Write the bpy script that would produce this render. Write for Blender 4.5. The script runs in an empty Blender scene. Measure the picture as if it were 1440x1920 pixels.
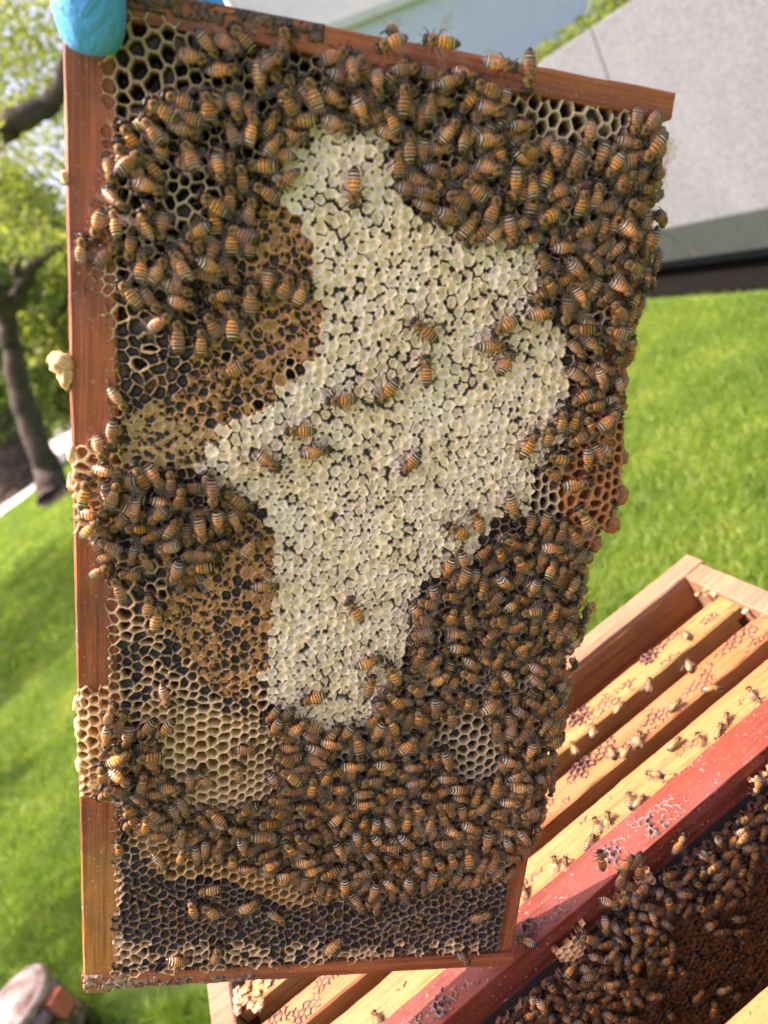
import bpy, math, random
import numpy as np
from mathutils import Matrix, Vector
random.seed(7)
rng = np.random.default_rng(11)
scene = bpy.context.scene

# ------------------------------------------------------------------ camera, sky, sun, exposure
CAM_H = 1.35
ROLL, PITCH = math.radians(34.5), math.radians(20.5)
UPC = np.array([-math.sin(ROLL)*math.cos(PITCH), math.cos(ROLL)*math.cos(PITCH), math.sin(PITCH)])
FWD = np.array([0, 0, -1.0]); YC = FWD-(FWD@UPC)*UPC; YC /= np.linalg.norm(YC); XC = np.cross(YC, UPC)
RW = np.stack([XC, YC, UPC])                    # camera vectors -> world vectors
CAMPOS = np.array([0, 0, CAM_H])
FPX = 1442.0
cam_d = bpy.data.cameras.new('camera'); cam = bpy.data.objects.new('camera', cam_d)
scene.collection.objects.link(cam); scene.camera = cam
cam_d.sensor_fit = 'VERTICAL'; cam_d.sensor_height = 24; cam_d.sensor_width = 18
cam_d.lens = 24*FPX/1920; cam_d.clip_start = 0.02; cam_d.clip_end = 400
cam_d.dof.use_dof = True; cam_d.dof.focus_distance = 0.395; cam_d.dof.aperture_fstop = cam_d.lens/3.4
m = Matrix.Identity(4)
for i in range(3):
    for j in range(3): m[i][j] = RW[i][j]
m[2][3] = CAM_H
cam.matrix_world = m

SUN_TO = Vector((-0.55, 0.13, 0.90)).normalized()
world = bpy.data.worlds.new('World'); scene.world = world; world.use_nodes = True
wn = world.node_tree; wn.nodes.clear()
sky = wn.nodes.new('ShaderNodeTexSky'); sky.sky_type = 'NISHITA'; sky.sun_disc = False
sky.sun_elevation = math.asin(SUN_TO.z); sky.sun_rotation = math.atan2(SUN_TO.x, SUN_TO.y)
sky.air_density = .55; sky.dust_density = 4.5; sky.ozone_density = .2
bg = wn.nodes.new('ShaderNodeBackground'); bg.inputs[1].default_value = 0.15
wo = wn.nodes.new('ShaderNodeOutputWorld')
wn.links.new(sky.outputs[0], bg.inputs[0]); wn.links.new(bg.outputs[0], wo.inputs[0])
sd = bpy.data.lights.new('sun', 'SUN'); sd.energy = 2.8; sd.angle = math.radians(0.5); sd.color = (1, 0.95, 0.88)
so = bpy.data.objects.new('sun', sd); scene.collection.objects.link(so)
so.rotation_euler = SUN_TO.to_track_quat('Z', 'Y').to_euler()
vs = scene.view_settings; vs.view_transform = 'Standard'; vs.look = 'None'; vs.gamma = 1; vs.use_curve_mapping = False
vs.exposure = 1.80
vs.use_white_balance = True; vs.white_balance_temperature = 7100; vs.white_balance_tint = 25
scene.cycles.max_bounces = 8; scene.cycles.transparent_max_bounces = 16
scene.cycles.diffuse_bounces = 4

# ------------------------------------------------------------------ helpers
def ray(x, y): return RW@np.array([x-720.0, -(y-960.0), -FPX])
def on_z(x, y, z):                               # world point seen at (x, y) on the level plane z
    d = ray(x, y); return CAMPOS+d*((z-CAM_H)/d[2])
def on_y(x, y, Y): d = ray(x, y); return CAMPOS+d*(Y/d[1])
def link(o): scene.collection.objects.link(o); return o
def empty(name, loc=(0, 0, 0), **kw):
    o = bpy.data.objects.new(name, None); o.empty_display_size = 0.01; o.location = loc; link(o)
    for k, v in kw.items(): o[k] = v
    return o
def tag(o, **kw):
    for k, v in kw.items(): o[k] = v
    return o
def np_mesh(name, V, F, mats=(), midx=None, smooth=True, pattr=None, cattr=None):
    """V (n,3); F list of faces or an (m,k) array."""
    me = bpy.data.meshes.new(name)
    V = np.asarray(V, np.float32)
    if isinstance(F, np.ndarray):
        k = F.shape[1]; nf = len(F)
        me.vertices.add(len(V)); me.vertices.foreach_set('co', V.ravel())
        me.loops.add(nf*k); me.loops.foreach_set('vertex_index', F.astype(np.int32).ravel())
        me.polygons.add(nf); me.polygons.foreach_set('loop_start', np.arange(0, nf*k, k, dtype=np.int32))
    else:
        me.from_pydata([tuple(v) for v in V], [], [tuple(int(i) for i in f) for f in F]); nf = len(F)
    for mt in mats: me.materials.append(mt)
    me.polygons.foreach_set('use_smooth', np.full(nf, smooth))
    if midx is not None: me.polygons.foreach_set('material_index', np.asarray(midx, np.int32))
    for nm, a in (pattr or {}).items():
        at = me.attributes.new(nm, 'FLOAT', 'POINT'); at.data.foreach_set('value', np.asarray(a, np.float32))
    for nm, a in (cattr or {}).items():
        at = me.attributes.new(nm, 'FLOAT_COLOR', 'POINT'); at.data.foreach_set('color', np.asarray(a, np.float32).ravel())
    me.update(calc_edges=True)
    return me
def obj(name, me, parent=None, mw=None, **kw):
    o = bpy.data.objects.new(name, me); link(o)
    if parent is not None: o.parent = parent
    if mw is not None: o.matrix_local = mw
    for k, v in kw.items(): o[k] = v
    return o
class Noise:                                     # smooth value noise on a 3D lattice
    def __init__(s, seed): s.t = np.random.default_rng(seed).random((64, 64, 16)).astype(np.float32)
    def __call__(s, x, y, z=0.0):
        x = np.asarray(x, float); y = np.asarray(y, float); z = np.zeros_like(x)+z
        xi, yi, zi = np.floor(x).astype(int), np.floor(y).astype(int), np.floor(z).astype(int)
        fx, fy, fz = x-xi, y-yi, z-zi
        fx = fx*fx*(3-2*fx); fy = fy*fy*(3-2*fy); fz = fz*fz*(3-2*fz)
        r = 0
        for a in (0, 1):
            for b in (0, 1):
                for c in (0, 1):
                    r = r+s.t[(xi+a) % 64, (yi+b) % 64, (zi+c) % 16]*(fx if a else 1-fx)*(fy if b else 1-fy)*(fz if c else 1-fz)
        return r
    def fbm(s, x, y, z=0.0, n=3):
        r = 0; a = 1; t = 0
        for i in range(n): r = r+a*s(x*2**i, y*2**i, z*2**i+i*3.1); t += a; a *= .5
        return r/t
NZ = [Noise(i) for i in range(8)]
def in_poly(x, y, P):
    P = np.asarray(P, float); r = np.zeros(np.shape(x), bool); n = len(P)
    for i in range(n):
        x0, y0 = P[i]; x1, y1 = P[(i+1) % n]
        if y0 == y1: continue
        c = ((y0 > y) != (y1 > y)) & (x < (x1-x0)*(y-y0)/(y1-y0)+x0); r ^= c
    return r
def box_bm(V, F, c, half, axes=None, jag=0):     # appends a box (centre, half sizes, axes rows)
    A = np.eye(3) if axes is None else np.asarray(axes); b = len(V)
    for sx in (-1, 1):
        for sy in (-1, 1):
            for sz in (-1, 1): V.append(np.asarray(c)+A[0]*sx*half[0]+A[1]*sy*half[1]+A[2]*sz*half[2])
    for f in ((0, 1, 3, 2), (4, 6, 7, 5), (0, 4, 5, 1), (2, 3, 7, 6), (0, 2, 6, 4), (1, 5, 7, 3)): F.append([b+i for i in f])
def bevel(o, w, seg=2):
    b = o.modifiers.new('edge', 'BEVEL'); b.width = w; b.segments = seg; b.limit_method = 'ANGLE'
def worn_beam(name, origin, axes, size, mat, parent=None, amp=0.0004, seed=0, nl=60):
    """A board with slightly uneven faces: size=(length, width, height), origin = its lower corner."""
    L, W, H = size; A = np.asarray(axes, float)
    ring = []; k = 5; ch = min(W, H)*0.06
    pts = [(ch, 0), (W/2, 0), (W-ch, 0), (W, ch), (W, H/2), (W, H-ch), (W-ch, H), (W/2, H), (ch, H), (0, H-ch), (0, H/2), (0, ch)]
    n = len(pts); V = []; F = []
    for i in range(nl+1):
        l = L*i/nl
        for j, (w, h) in enumerate(pts):
            d = (NZ[1].fbm(np.array(l*60.), np.array(j*1.7+seed*9.1), n=3)-.5)*2*amp
            d2 = (NZ[2].fbm(np.array(l*60.), np.array(j*1.7+seed*5.3), n=3)-.5)*2*amp
            V.append(np.asarray(origin)+A[0]*(l if 0 < i < nl else l+d)+A[1]*(w+d)+A[2]*(h+d2))
    for i in range(nl):
        for j in range(n):
            a = i*n+j; b = i*n+(j+1) % n; F.append((a, b, b+n, a+n))
    F.append(tuple(range(n))[::-1]); F.append(tuple(nl*n+q for q in range(n)))
    # keep outward winding
    if np.dot(np.cross(A[0], A[1]), A[2]) < 0: F = [f[::-1] for f in F]
    me = np_mesh(name, V, F, [mat], smooth=False)
    return obj(name, me, parent)
def tube(V, F, pts, rad, n=6, cap=True):
    pts = [np.asarray(p, float) for p in pts]; b0 = len(V); up = np.array([0.13, 0.2, 0.97])
    for i, p in enumerate(pts):
        d = pts[min(i+1, len(pts)-1)]-pts[max(i-1, 0)]; d = d/(np.linalg.norm(d)+1e-12)
        a = np.cross(d, up); a /= np.linalg.norm(a)+1e-12; b = np.cross(d, a)
        for k in range(n):
            t = 2*math.pi*k/n; V.append(p+rad[i]*(a*math.cos(t)+b*math.sin(t)))
    for i in range(len(pts)-1):
        for k in range(n):
            q = b0+i*n; F.append((q+k, q+(k+1) % n, q+n+(k+1) % n, q+n+k))
    if cap:
        F.append(tuple(b0+k for k in range(n))[::-1]); F.append(tuple(b0+(len(pts)-1)*n+k for k in range(n)))

# ------------------------------------------------------------------ materials
def mat(name, color=(.5, .5, .5), rough=.6, spec=.4):
    m = bpy.data.materials.new(name); m.use_nodes = True; nt = m.node_tree
    p = nt.nodes['Principled BSDF']; p.inputs['Base Color'].default_value = (*color, 1)
    p.inputs['Roughness'].default_value = rough; p.inputs['Specular IOR Level'].default_value = spec
    return m, nt, p
def node(nt, t, **kw):
    n = nt.nodes.new(t)
    for k, v in kw.items():
        if k in n.inputs: n.inputs[k].default_value = v
        else: setattr(n, k, v)
    return n
def ramp(nt, stops, fac):
    r = nt.nodes.new('ShaderNodeValToRGB'); e = r.color_ramp.elements
    while len(e) > 1: e.remove(e[-1])
    e[0].position = stops[0][0]; e[0].color = (*stops[0][1], 1)
    for p, c in stops[1:]:
        k = e.new(p); k.color = (*c, 1)
    nt.links.new(fac, r.inputs[0]); return r
def mixc(nt, fac, a, b, mode='MIX'):
    m = nt.nodes.new('ShaderNodeMix'); m.data_type = 'RGBA'; m.blend_type = mode
    for s, v in ((m.inputs[0], fac), (m.inputs[6], a), (m.inputs[7], b)):
        if hasattr(v, 'is_linked'): nt.links.new(v, s)
        elif isinstance(v, (int, float)): s.default_value = v
        else: s.default_value = (*v, 1)
    return m.outputs[2]
def bumpn(nt, p, h, s, dist=.001):
    b = node(nt, 'ShaderNodeBump', Strength=s, Distance=dist); nt.links.new(h, b.inputs['Height'])
    nt.links.new(b.outputs[0], p.inputs['Normal'])
def wood(name, c1, c2, dark, direction, scale=1.0, rough=.5, spec=.35, stain=None, stain_amt=.5, stain_scale=18., speck=None):
    """Grain stretched along a world direction."""
    m, nt, p = mat(name, c1, rough, spec)
    d = Vector(direction).normalized(); q = d.rotation_difference(Vector((1, 0, 0))).to_euler()
    tc = node(nt, 'ShaderNodeTexCoord')
    r = node(nt, 'ShaderNodeMapping'); r.vector_type = 'POINT'; r.inputs['Rotation'].default_value = q
    nt.links.new(tc.outputs['Object'], r.inputs[0])
    s = node(nt, 'ShaderNodeMapping'); s.inputs['Scale'].default_value = (5*scale, 150*scale, 150*scale); nt.links.new(r.outputs[0], s.inputs[0])
    n1 = node(nt, 'ShaderNodeTexNoise', Scale=1.0, Detail=7.0, Roughness=.65, Distortion=.6); nt.links.new(s.outputs[0], n1.inputs[0])
    s2 = node(nt, 'ShaderNodeMapping'); s2.inputs['Scale'].default_value = (22*scale, 900*scale, 900*scale); nt.links.new(r.outputs[0], s2.inputs[0])
    n2 = node(nt, 'ShaderNodeTexNoise', Scale=1.0, Detail=4.0, Roughness=.7); nt.links.new(s2.outputs[0], n2.inputs[0])
    rp = ramp(nt, [(.30, dark), (.42, c2), (.55, c1), (.72, c2), (.8, dark)], n1.outputs[0])
    rp2 = ramp(nt, [(.3, (.45, .42, .4)), (.5, (1, 1, 1))], n2.outputs[0])
    col = mixc(nt, .75, rp.outputs[0], rp2.outputs[0], 'MULTIPLY')
    n3 = node(nt, 'ShaderNodeTexNoise', Scale=stain_scale, Detail=6.0, Roughness=.62); nt.links.new(tc.outputs['Object'], n3.inputs[0])
    if stain:
        rs = ramp(nt, [(.44, (0, 0, 0)), (.62, (1, 1, 1))], n3.outputs[0])
        mm = node(nt, 'ShaderNodeMath', operation='MULTIPLY'); mm.inputs[1].default_value = stain_amt; nt.links.new(rs.outputs[0], mm.inputs[0])
        col = mixc(nt, mm.outputs[0], col, stain)
    if speck:
        n4 = node(nt, 'ShaderNodeTexNoise', Scale=420., Detail=3.0, Roughness=.6); nt.links.new(tc.outputs['Object'], n4.inputs[0])
        r4 = ramp(nt, [(.63, (0, 0, 0)), (.70, (1, 1, 1))], n4.outputs[0])
        m5 = node(nt, 'ShaderNodeMath', operation='MULTIPLY'); nt.links.new(r4.outputs[0], m5.inputs[0]); nt.links.new(n3.outputs[0], m5.inputs[1])
        col = mixc(nt, m5.outputs[0], col, speck)
    nt.links.new(col, p.inputs['Base Color'])
    ad = node(nt, 'ShaderNodeMath', operation='ADD'); nt.links.new(n1.outputs[0], ad.inputs[0]); nt.links.new(n2.outputs[0], ad.inputs[1])
    bumpn(nt, p, ad.outputs[0], .5, .0006)
    rr = node(nt, 'ShaderNodeMapRange'); rr.inputs[3].default_value = rough-.12; rr.inputs[4].default_value = rough+.2
    nt.links.new(n3.outputs[0], rr.inputs[0]); nt.links.new(rr.outputs[0], p.inputs['Roughness'])
    return m

# ------------------------------------------------------------------ the held frame's own space (u across, v along, metres)
FRW, FRH = 0.232, 0.448
X_r = np.array([.97495311, -.0621282, -.20011638]); Y_r = np.array([.09584008, .95517054, .28989544])   # the old frame is racked by about a degree
X_c = X_r/np.linalg.norm(X_r); Y_c = Y_r-(Y_r@X_c)*X_c; Y_c /= np.linalg.norm(Y_c)
N_c = np.cross(X_c, Y_c)
T_c = np.array([-.15389146, -.24366147, -.39346007])
FX, FY, FN = RW@X_c, RW@Y_c, RW@N_c
FU, FV = RW@X_r, RW@Y_r
RACK = Matrix(((X_r@X_c, Y_r@X_c, 0, 0), (0, Y_r@Y_c, 0, 0), (0, 0, 1, 0), (0, 0, 0, 1)))
FO = CAMPOS+RW@T_c
FRAME_M = Matrix(((FX[0], FY[0], FN[0], FO[0]), (FX[1], FY[1], FN[1], FO[1]), (FX[2], FY[2], FN[2], FO[2]), (0, 0, 0, 1)))
def px_uv(x, y):                                 # picture point -> frame plane (metres)
    d = ray(x, y); t = ((FO-CAMPOS)@FN)/(d@FN); P = CAMPOS+d*t-FO
    v = P@FY/(Y_r@Y_c); return (P@FX-v*(Y_r@X_c))/(X_r@X_c), v
def uv_px(u, v, h=0):                            # arrays
    P = FO+np.multiply.outer(u, FU)+np.multiply.outer(v, FV)+np.multiply.outer(np.zeros_like(u)+h, FN)-CAMPOS
    c = P@RW
    return 720+FPX*c[..., 0]/-c[..., 2], 960-FPX*c[..., 1]/-c[..., 2]
# ------------------------------------------------------------------ ground, road, wall, building, trees
def ground_mat(name, c1, c2, sc, rough=.95):
    m, nt, p = mat(name, c1, rough, .1); tc = node(nt, 'ShaderNodeTexCoord')
    n = node(nt, 'ShaderNodeTexNoise', Scale=sc, Detail=8.0, Roughness=.65); nt.links.new(tc.outputs['Object'], n.inputs[0])
    nt.links.new(ramp(nt, [(.35, c1), (.65, c2)], n.outputs[0]).outputs[0], p.inputs['Base Color']); bumpn(nt, p, n.outputs[0], .5, .01); return m
M_turf = ground_mat('turf', (.045, .085, .012), (.085, .15, .022), 6.)
M_path = ground_mat('pale_paving', (.50, .47, .42), (.62, .59, .54), 3.)
M_soil = ground_mat('bare_soil', (.20, .14, .09), (.30, .22, .15), 9.)
g = 150.0
gx = np.linspace(-1, 1, 41); gx = np.sign(gx)*np.abs(gx)**3*g
GXX, GYY = np.meshgrid(gx, gx+0); I = np.arange(41*41).reshape(41, 41)
hz = np.where(np.hypot(GXX, GYY) > 14, (NZ[0].fbm(GXX/20., GYY/20.)-.5)*.3, 0)-.0
obj('lawn', np_mesh('lawn', np.stack([GXX, GYY, np.minimum(hz, 0)], -1).reshape(-1, 3), np.stack([I[:-1, :-1], I[:-1, 1:], I[1:, 1:], I[1:, :-1]], -1).reshape(-1, 4), [M_turf]), kind='structure')
def ground_patch(name, poly, z, mt, **kw):
    P = [on_z(x, y, z) for x, y in poly]
    n = len(P); V = P+[p-np.array([0, 0, .05]) for p in P]
    F = [tuple(range(n))]+[(i, (i+1) % n, n+(i+1) % n, n+i) for i in range(n)]
    me = np_mesh(name, V, F, [mt], smooth=False); o = obj(name, me, None, **kw)
    import bmesh
    bm = bmesh.new(); bm.from_mesh(me); bmesh.ops.recalc_face_normals(bm, faces=bm.faces); bm.to_mesh(me); bm.free(); return o
ground_patch('path', [(-90, 975), (30, 879), (72, 838), (160, 766), (260, 690), (250, 735), (160, 828), (132, 855), (58, 924), (0, 966), (-90, 1030)], .012, M_path, kind='structure')
ground_patch('bare_soil', [(-30, 1150), (0, 1110), (30, 1082), (60, 1070), (64, 1082), (40, 1105), (20, 1130), (-30, 1172)], .008, M_soil, kind='structure')
ground_patch('bare_soil', [(52, 1000), (80, 975), (105, 958), (108, 968), (84, 988), (58, 1008)], .008, M_soil, kind='structure')

# grass blades standing on the near lawn
M_grass, nt, p = mat('grass_blade', (.1, .22, .03), .45, .35)
tc = node(nt, 'ShaderNodeTexCoord'); n = node(nt, 'ShaderNodeTexNoise', Scale=2.2, Detail=5.0, Roughness=.7); nt.links.new(tc.outputs['Object'], n.inputs[0])
ga = node(nt, 'ShaderNodeAttribute', attribute_name='tint')
base = ramp(nt, [(.35, (.12, .23, .035)), (.55, (.21, .33, .055)), (.7, (.32, .40, .09))], n.outputs[0]).outputs[0]
gt = ramp(nt, [(0, (.55, .55, .5)), (.6, (1, 1, 1)), (.93, (1.25, 1.1, .8)), (1, (1.9, 1.3, 1.4))], ga.outputs['Fac']).outputs[0]
gc = mixc(nt, 1.0, base, gt, 'MULTIPLY'); nt.links.new(gc, p.inputs['Base Color'])
trn = node(nt, 'ShaderNodeBsdfTranslucent'); nt.links.new(mixc(nt, 1.0, gc, (1.5, 1.6, .8), 'MULTIPLY'), trn.inputs[0])
ms = node(nt, 'ShaderNodeMixShader'); ms.inputs[0].default_value = .45; out = nt.nodes['Material Output']
nt.links.new(p.outputs[0], ms.inputs[1]); nt.links.new(trn.outputs[0], ms.inputs[2]); nt.links.new(ms.outputs[0], out.inputs[0])
def blades(name, pts, h, w):
    n = len(pts); a = rng.random(n)*2*np.pi; hh = h*(.5+.8*rng.random(n)); ww = w*(.6+.8*rng.random(n))
    lean = rng.normal(0, .55, (n, 2))*hh[:, None]
    dx = np.stack([np.cos(a), np.sin(a), 0*a], 1)*ww[:, None]/2; P = np.concatenate([pts, np.zeros((n, 1))], 1)
    mid = P+np.concatenate([lean*.35, (hh*.6)[:, None]], 1); tip = P+np.concatenate([lean, hh[:, None]], 1)
    V = np.stack([P-dx, P+dx, mid+dx*.7, mid-dx*.7, tip], 1).reshape(-1, 3)
    b = np.arange(n)*5; F = np.concatenate([np.stack([b, b+1, b+2], 1), np.stack([b, b+2, b+3], 1), np.stack([b+3, b+2, b+4], 1)])
    t = np.repeat(rng.random(n), 5)
    return obj(name, np_mesh(name, V, F, [M_grass], pattr={'tint': t}, smooth=False), kind='stuff')
def scatter(poly, n):
    P = np.array([on_z(x, y, 0)[:2] for x, y in poly]); lo, hi = P.min(0), P.max(0); out = np.zeros((0, 2))
    while len(out) < n:
        q = lo+(hi-lo)*rng.random((n*2, 2)); out = np.concatenate([out, q[in_poly(q[:, 0], q[:, 1], P)]])
    return out[:n]
B1 = scatter([(1030, 590), (1460, 560), (1460, 1170), (1300, 1080), (1080, 1260), (1040, 900)], 115000)
B2 = scatter([(-40, 1330), (190, 1160), (190, 1640), (180, 1900), (480, 1940), (480, 1840), (-60, 2000)], 85000)
B3 = scatter([(-60, 1010), (0, 975), (55, 935), (170, 850), (190, 1160), (-40, 1330)], 60000)
tag(blades('grass', np.concatenate([B1, B2]), .045, .0045), label='short bright green grass covering the lawn', category='grass')
tag(blades('grass', B3, .06, .014), label='dappled green grass on the lawn towards the trees', category='grass')

# pale concrete planter wall with an undercut foot
M_conc, nt, p = mat('pale_concrete', (.62, .60, .57), .85, .2)
tc = node(nt, 'ShaderNodeTexCoord'); n1 = node(nt, 'ShaderNodeTexNoise', Scale=55., Detail=9.0, Roughness=.8); nt.links.new(tc.outputs['Object'], n1.inputs[0])
n2 = node(nt, 'ShaderNodeTexNoise', Scale=3., Detail=6.0, Roughness=.6); nt.links.new(tc.outputs['Object'], n2.inputs[0])
c = mixc(nt, 1.0, ramp(nt, [(.3, (.09, .100, .106)), (.5, (.15, .166, .177)), (.7, (.215, .234, .248))], n1.outputs[0]).outputs[0], ramp(nt, [(.3, (.88, .88, .87)), (.7, (1.05, 1.04, 1.02))], n2.outputs[0]).outputs[0], 'MULTIPLY')
nt.links.new(c, p.inputs['Base Color']); bumpn(nt, p, n1.outputs[0], .5, .004)
M_dark, _, _ = mat('painted_recess_shade', (.03, .03, .028), .9)  # wall base coloured near black for the shadow below the undercut
M_joint, _, _ = mat('joint_sealant', (.50, .42, .38), .8)
G1 = on_z(1200, 562, 0)[:2]; G2 = on_z(1440, 545, 0)[:2]; wd = (G2-G1)/np.linalg.norm(G2-G1); wnn = np.array([-wd[1], wd[0]])
if wnn[0] > 0: wnn = -wnn                        # wall's outward side, towards -x
wa, wb = G1-wd*1.6, G2+wd*2.2
M_shade_strip = ground_mat('painted_ground_shade', (.004, .004, .0035), (.008, .007, .006), 30.)  # near-black ground strip: shade under the wall's overhang put into the colour
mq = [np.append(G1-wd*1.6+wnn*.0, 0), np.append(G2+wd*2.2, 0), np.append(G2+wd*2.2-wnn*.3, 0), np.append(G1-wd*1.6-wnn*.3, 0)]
obj('painted_shade_strip', np_mesh('painted_shade_strip', [q+np.array([0, 0, z_]) for z_ in (.03, -.03) for q in mq], [(0, 1, 2, 3), (4, 5, 6, 7), (0, 1, 5, 4), (1, 2, 6, 5), (2, 3, 7, 6), (3, 0, 4, 7)], [M_shade_strip], smooth=False), kind='structure')
wall = empty('planter_wall', (*wa, 0), label='long pale concrete planter wall with an undercut foot behind the lawn', category='planter wall')
def prism(name, prof, p0, p1, mt, parent):       # profile (out, z) swept from p0 to p1
    V = []
    for q in (p0, p1):
        for (o_, z) in prof: V.append((q[0]+wnn[0]*o_-wa[0], q[1]+wnn[1]*o_-wa[1], z))
    n = len(prof); F = [(i, (i+1) % n, n+(i+1) % n, n+i) for i in range(n)]+[tuple(range(n))[::-1], tuple(range(n, 2*n))]
    import bmesh
    me = np_mesh(name, V, F, [mt], smooth=False); bm = bmesh.new(); bm.from_mesh(me); bmesh.ops.recalc_face_normals(bm, faces=bm.faces); bm.to_mesh(me); bm.free()
    return obj(name, me, parent)
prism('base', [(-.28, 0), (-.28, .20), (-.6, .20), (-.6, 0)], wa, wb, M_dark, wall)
LW = float(np.linalg.norm(wb-wa)); js = 1.6+.45
for (s0, s1) in ((0, js-.004), (js+.004, LW)):
    o = prism('panel', [(.02, .385), (-.10, .155), (-.75, .155), (-.75, 1.22), (-.16, 1.325), (-.07, 1.325)], wa+wd*s0, wa+wd*s1, M_conc, wall); bevel(o, .006)
prism('joint', [(.012, .385), (-.098, .165), (-.70, .17), (-.70, 1.2), (-.16, 1.31), (-.078, 1.315)], wa+wd*(js-.004), wa+wd*(js+.004), M_joint, wall)

M_leaf, nt, p = mat('leaf', (.06, .12, .02), .5, .3)
la = node(nt, 'ShaderNodeAttribute', attribute_name='tint')
lc = ramp(nt, [(0, (.04, .07, .02)), (.4, (.08, .13, .03)), (.8, (.19, .24, .07)), (1, (.30, .32, .12))], la.outputs['Fac']).outputs[0]
nt.links.new(lc, p.inputs['Base Color'])
trn = node(nt, 'ShaderNodeBsdfTranslucent'); nt.links.new(mixc(nt, 1.0, lc, (1.7, 1.7, .7), 'MULTIPLY'), trn.inputs[0])
ms = node(nt, 'ShaderNodeMixShader'); ms.inputs[0].default_value = .5; out = nt.nodes['Material Output']
nt.links.new(p.outputs[0], ms.inputs[1]); nt.links.new(trn.outputs[0], ms.inputs[2]); nt.links.new(ms.outputs[0], out.inputs[0])
M_bark = ground_mat('bark', (.045, .036, .03), (.11, .088, .075), 7.)
def leaves(name, clumps, per, size, parent, tint=(0, 1), **kw):
    P = []; T = []
    for (c, r) in clumps:
        n = int(per); d = rng.normal(0, 1, (n, 3)); d /= np.linalg.norm(d, axis=1)[:, None]; rad = rng.random(n)**.45
        P.append(np.asarray(c)+d*rad[:, None]*np.asarray(r)); T.append(np.clip(tint[0]+(tint[1]-tint[0])*(rng.random(n)*.7+rng.random()*.3), 0, 1))
    P = np.concatenate(P); T = np.concatenate(T); n = len(P)
    a = rng.normal(0, 1, (n, 3)); a /= np.linalg.norm(a, axis=1)[:, None]; b = np.cross(a, rng.normal(0, 1, (n, 3))); b /= np.linalg.norm(b, axis=1)[:, None]
    s = size*(.6+.8*rng.random(n))[:, None]
    V = np.stack([P-a*s, P+b*s*.45, P+a*s, P-b*s*.45], 1).reshape(-1, 3)
    F = np.arange(n*4).reshape(-1, 4)
    return obj(name, np_mesh(name, V, F, [M_leaf], pattr={'tint': np.repeat(T, 4)}, smooth=False), parent, **kw)
# planting on top of the wall
for i, (s, lb, hgt) in enumerate(((.9, 'low green groundcover plant at the far corner of the concrete wall', .16), (1.75, 'yellow green groundcover plant on top of the concrete wall beside its joint', .20), (2.8, 'green groundcover plant on the nearest stretch of the concrete wall', .22))):
    base = wa+wd*s-wnn*.55
    t = empty('groundcover_plant', (*base, 1.2), label=lb, category='plant')
    cl = [((rng.normal(0, .30)*wd[0]-wnn[0]*rng.uniform(-.25, .5), rng.normal(0, .30)*wd[1]-wnn[1]*rng.uniform(-.25, .5), rng.uniform(0, hgt)), (.13, .13, .08)) for _ in range(34)]
    leaves('foliage', cl, 120, .022, t, (.3, 1), kind='stuff')
    V_ = []; F_ = []
    for _ in range(12):
        q = cl[rng.integers(len(cl))][0]; tube(V_, F_, [(q[0]*.3, q[1]*.3, -.02), (q[0]*.8, q[1]*.8, q[2]*.6), q], [.006, .004, .002], 5)
    obj('stem', np_mesh('stem', V_, F_, [M_bark]), t)

# building far behind
M_bld = ground_mat('pale_render', (.62, .66, .76), (.68, .72, .82), 1.5)
M_band = ground_mat('pale_coping', (.72, .68, .60), (.80, .76, .68), 2.)
M_bld2 = ground_mat('grey_green_render', (.42, .46, .46), (.50, .53, .52), 1.)
M_glass, _, pg = mat('window_glass', (.25, .30, .36), .08, .8)
hb = CAM_H+3.2
A2 = on_z(640, 50, hb)[:2]; B2_ = on_z(770, 0, hb)[:2]; bd = (B2_-A2)/np.linalg.norm(B2_-A2); bnn = np.array([bd[1], -bd[0]])
if bnn@(-A2) < 0: bnn = -bnn
bo = A2-bd*2.5
bld = empty('building', (*bo, 0), label='pale blue grey building with a cream roof coping behind the hive frame', category='building')
def slab(name, s0, s1, o0, o1, z0, z1, mt, parent=None, org=None):
    V = []; F = []; c = bd*(s0+s1)/2+bnn*(o0+o1)/2
    box_bm(V, F, (c[0], c[1], (z0+z1)/2), ((s1-s0)/2, (o1-o0)/2, (z1-z0)/2), ((bd[0], bd[1], 0), (bnn[0], bnn[1], 0), (0, 0, 1)))
    return obj(name, np_mesh(name, V, F, [mt], smooth=False), parent)
LB = float(np.linalg.norm(B2_-A2))+24
slab('wall', 0, LB, -8, 0, 0, hb-.02, M_bld, bld)
slab('roof_coping', -.2, LB+.2, -8.2, .2, hb-.10, hb+.10, M_band, bld)
for k in range(1): slab('window', .3, 1.9, -.02, .03, .9, 2.3, M_glass, bld)
bld2 = empty('building', (0, 0, 0), label='tall grey green building partly seen above the top bar of the hive frame', category='building')
q = on_y(430, 20, 46)
V_ = []; F_ = []; box_bm(V_, F_, (q[0]+9.5, 54, 9), (9, 6, 9)); obj('wall', np_mesh('wall', V_, F_, [M_bld2], smooth=False), bld2)
for i in range(6):
    for k in range(1):
        V_ = []; F_ = []; box_bm(V_, F_, (q[0]+2+i*3., 47.98, 2+k*3.4), (.9, .04, 1.1)); obj('window', np_mesh('window', V_, F_, [M_glass], smooth=False), bld2)

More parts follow.
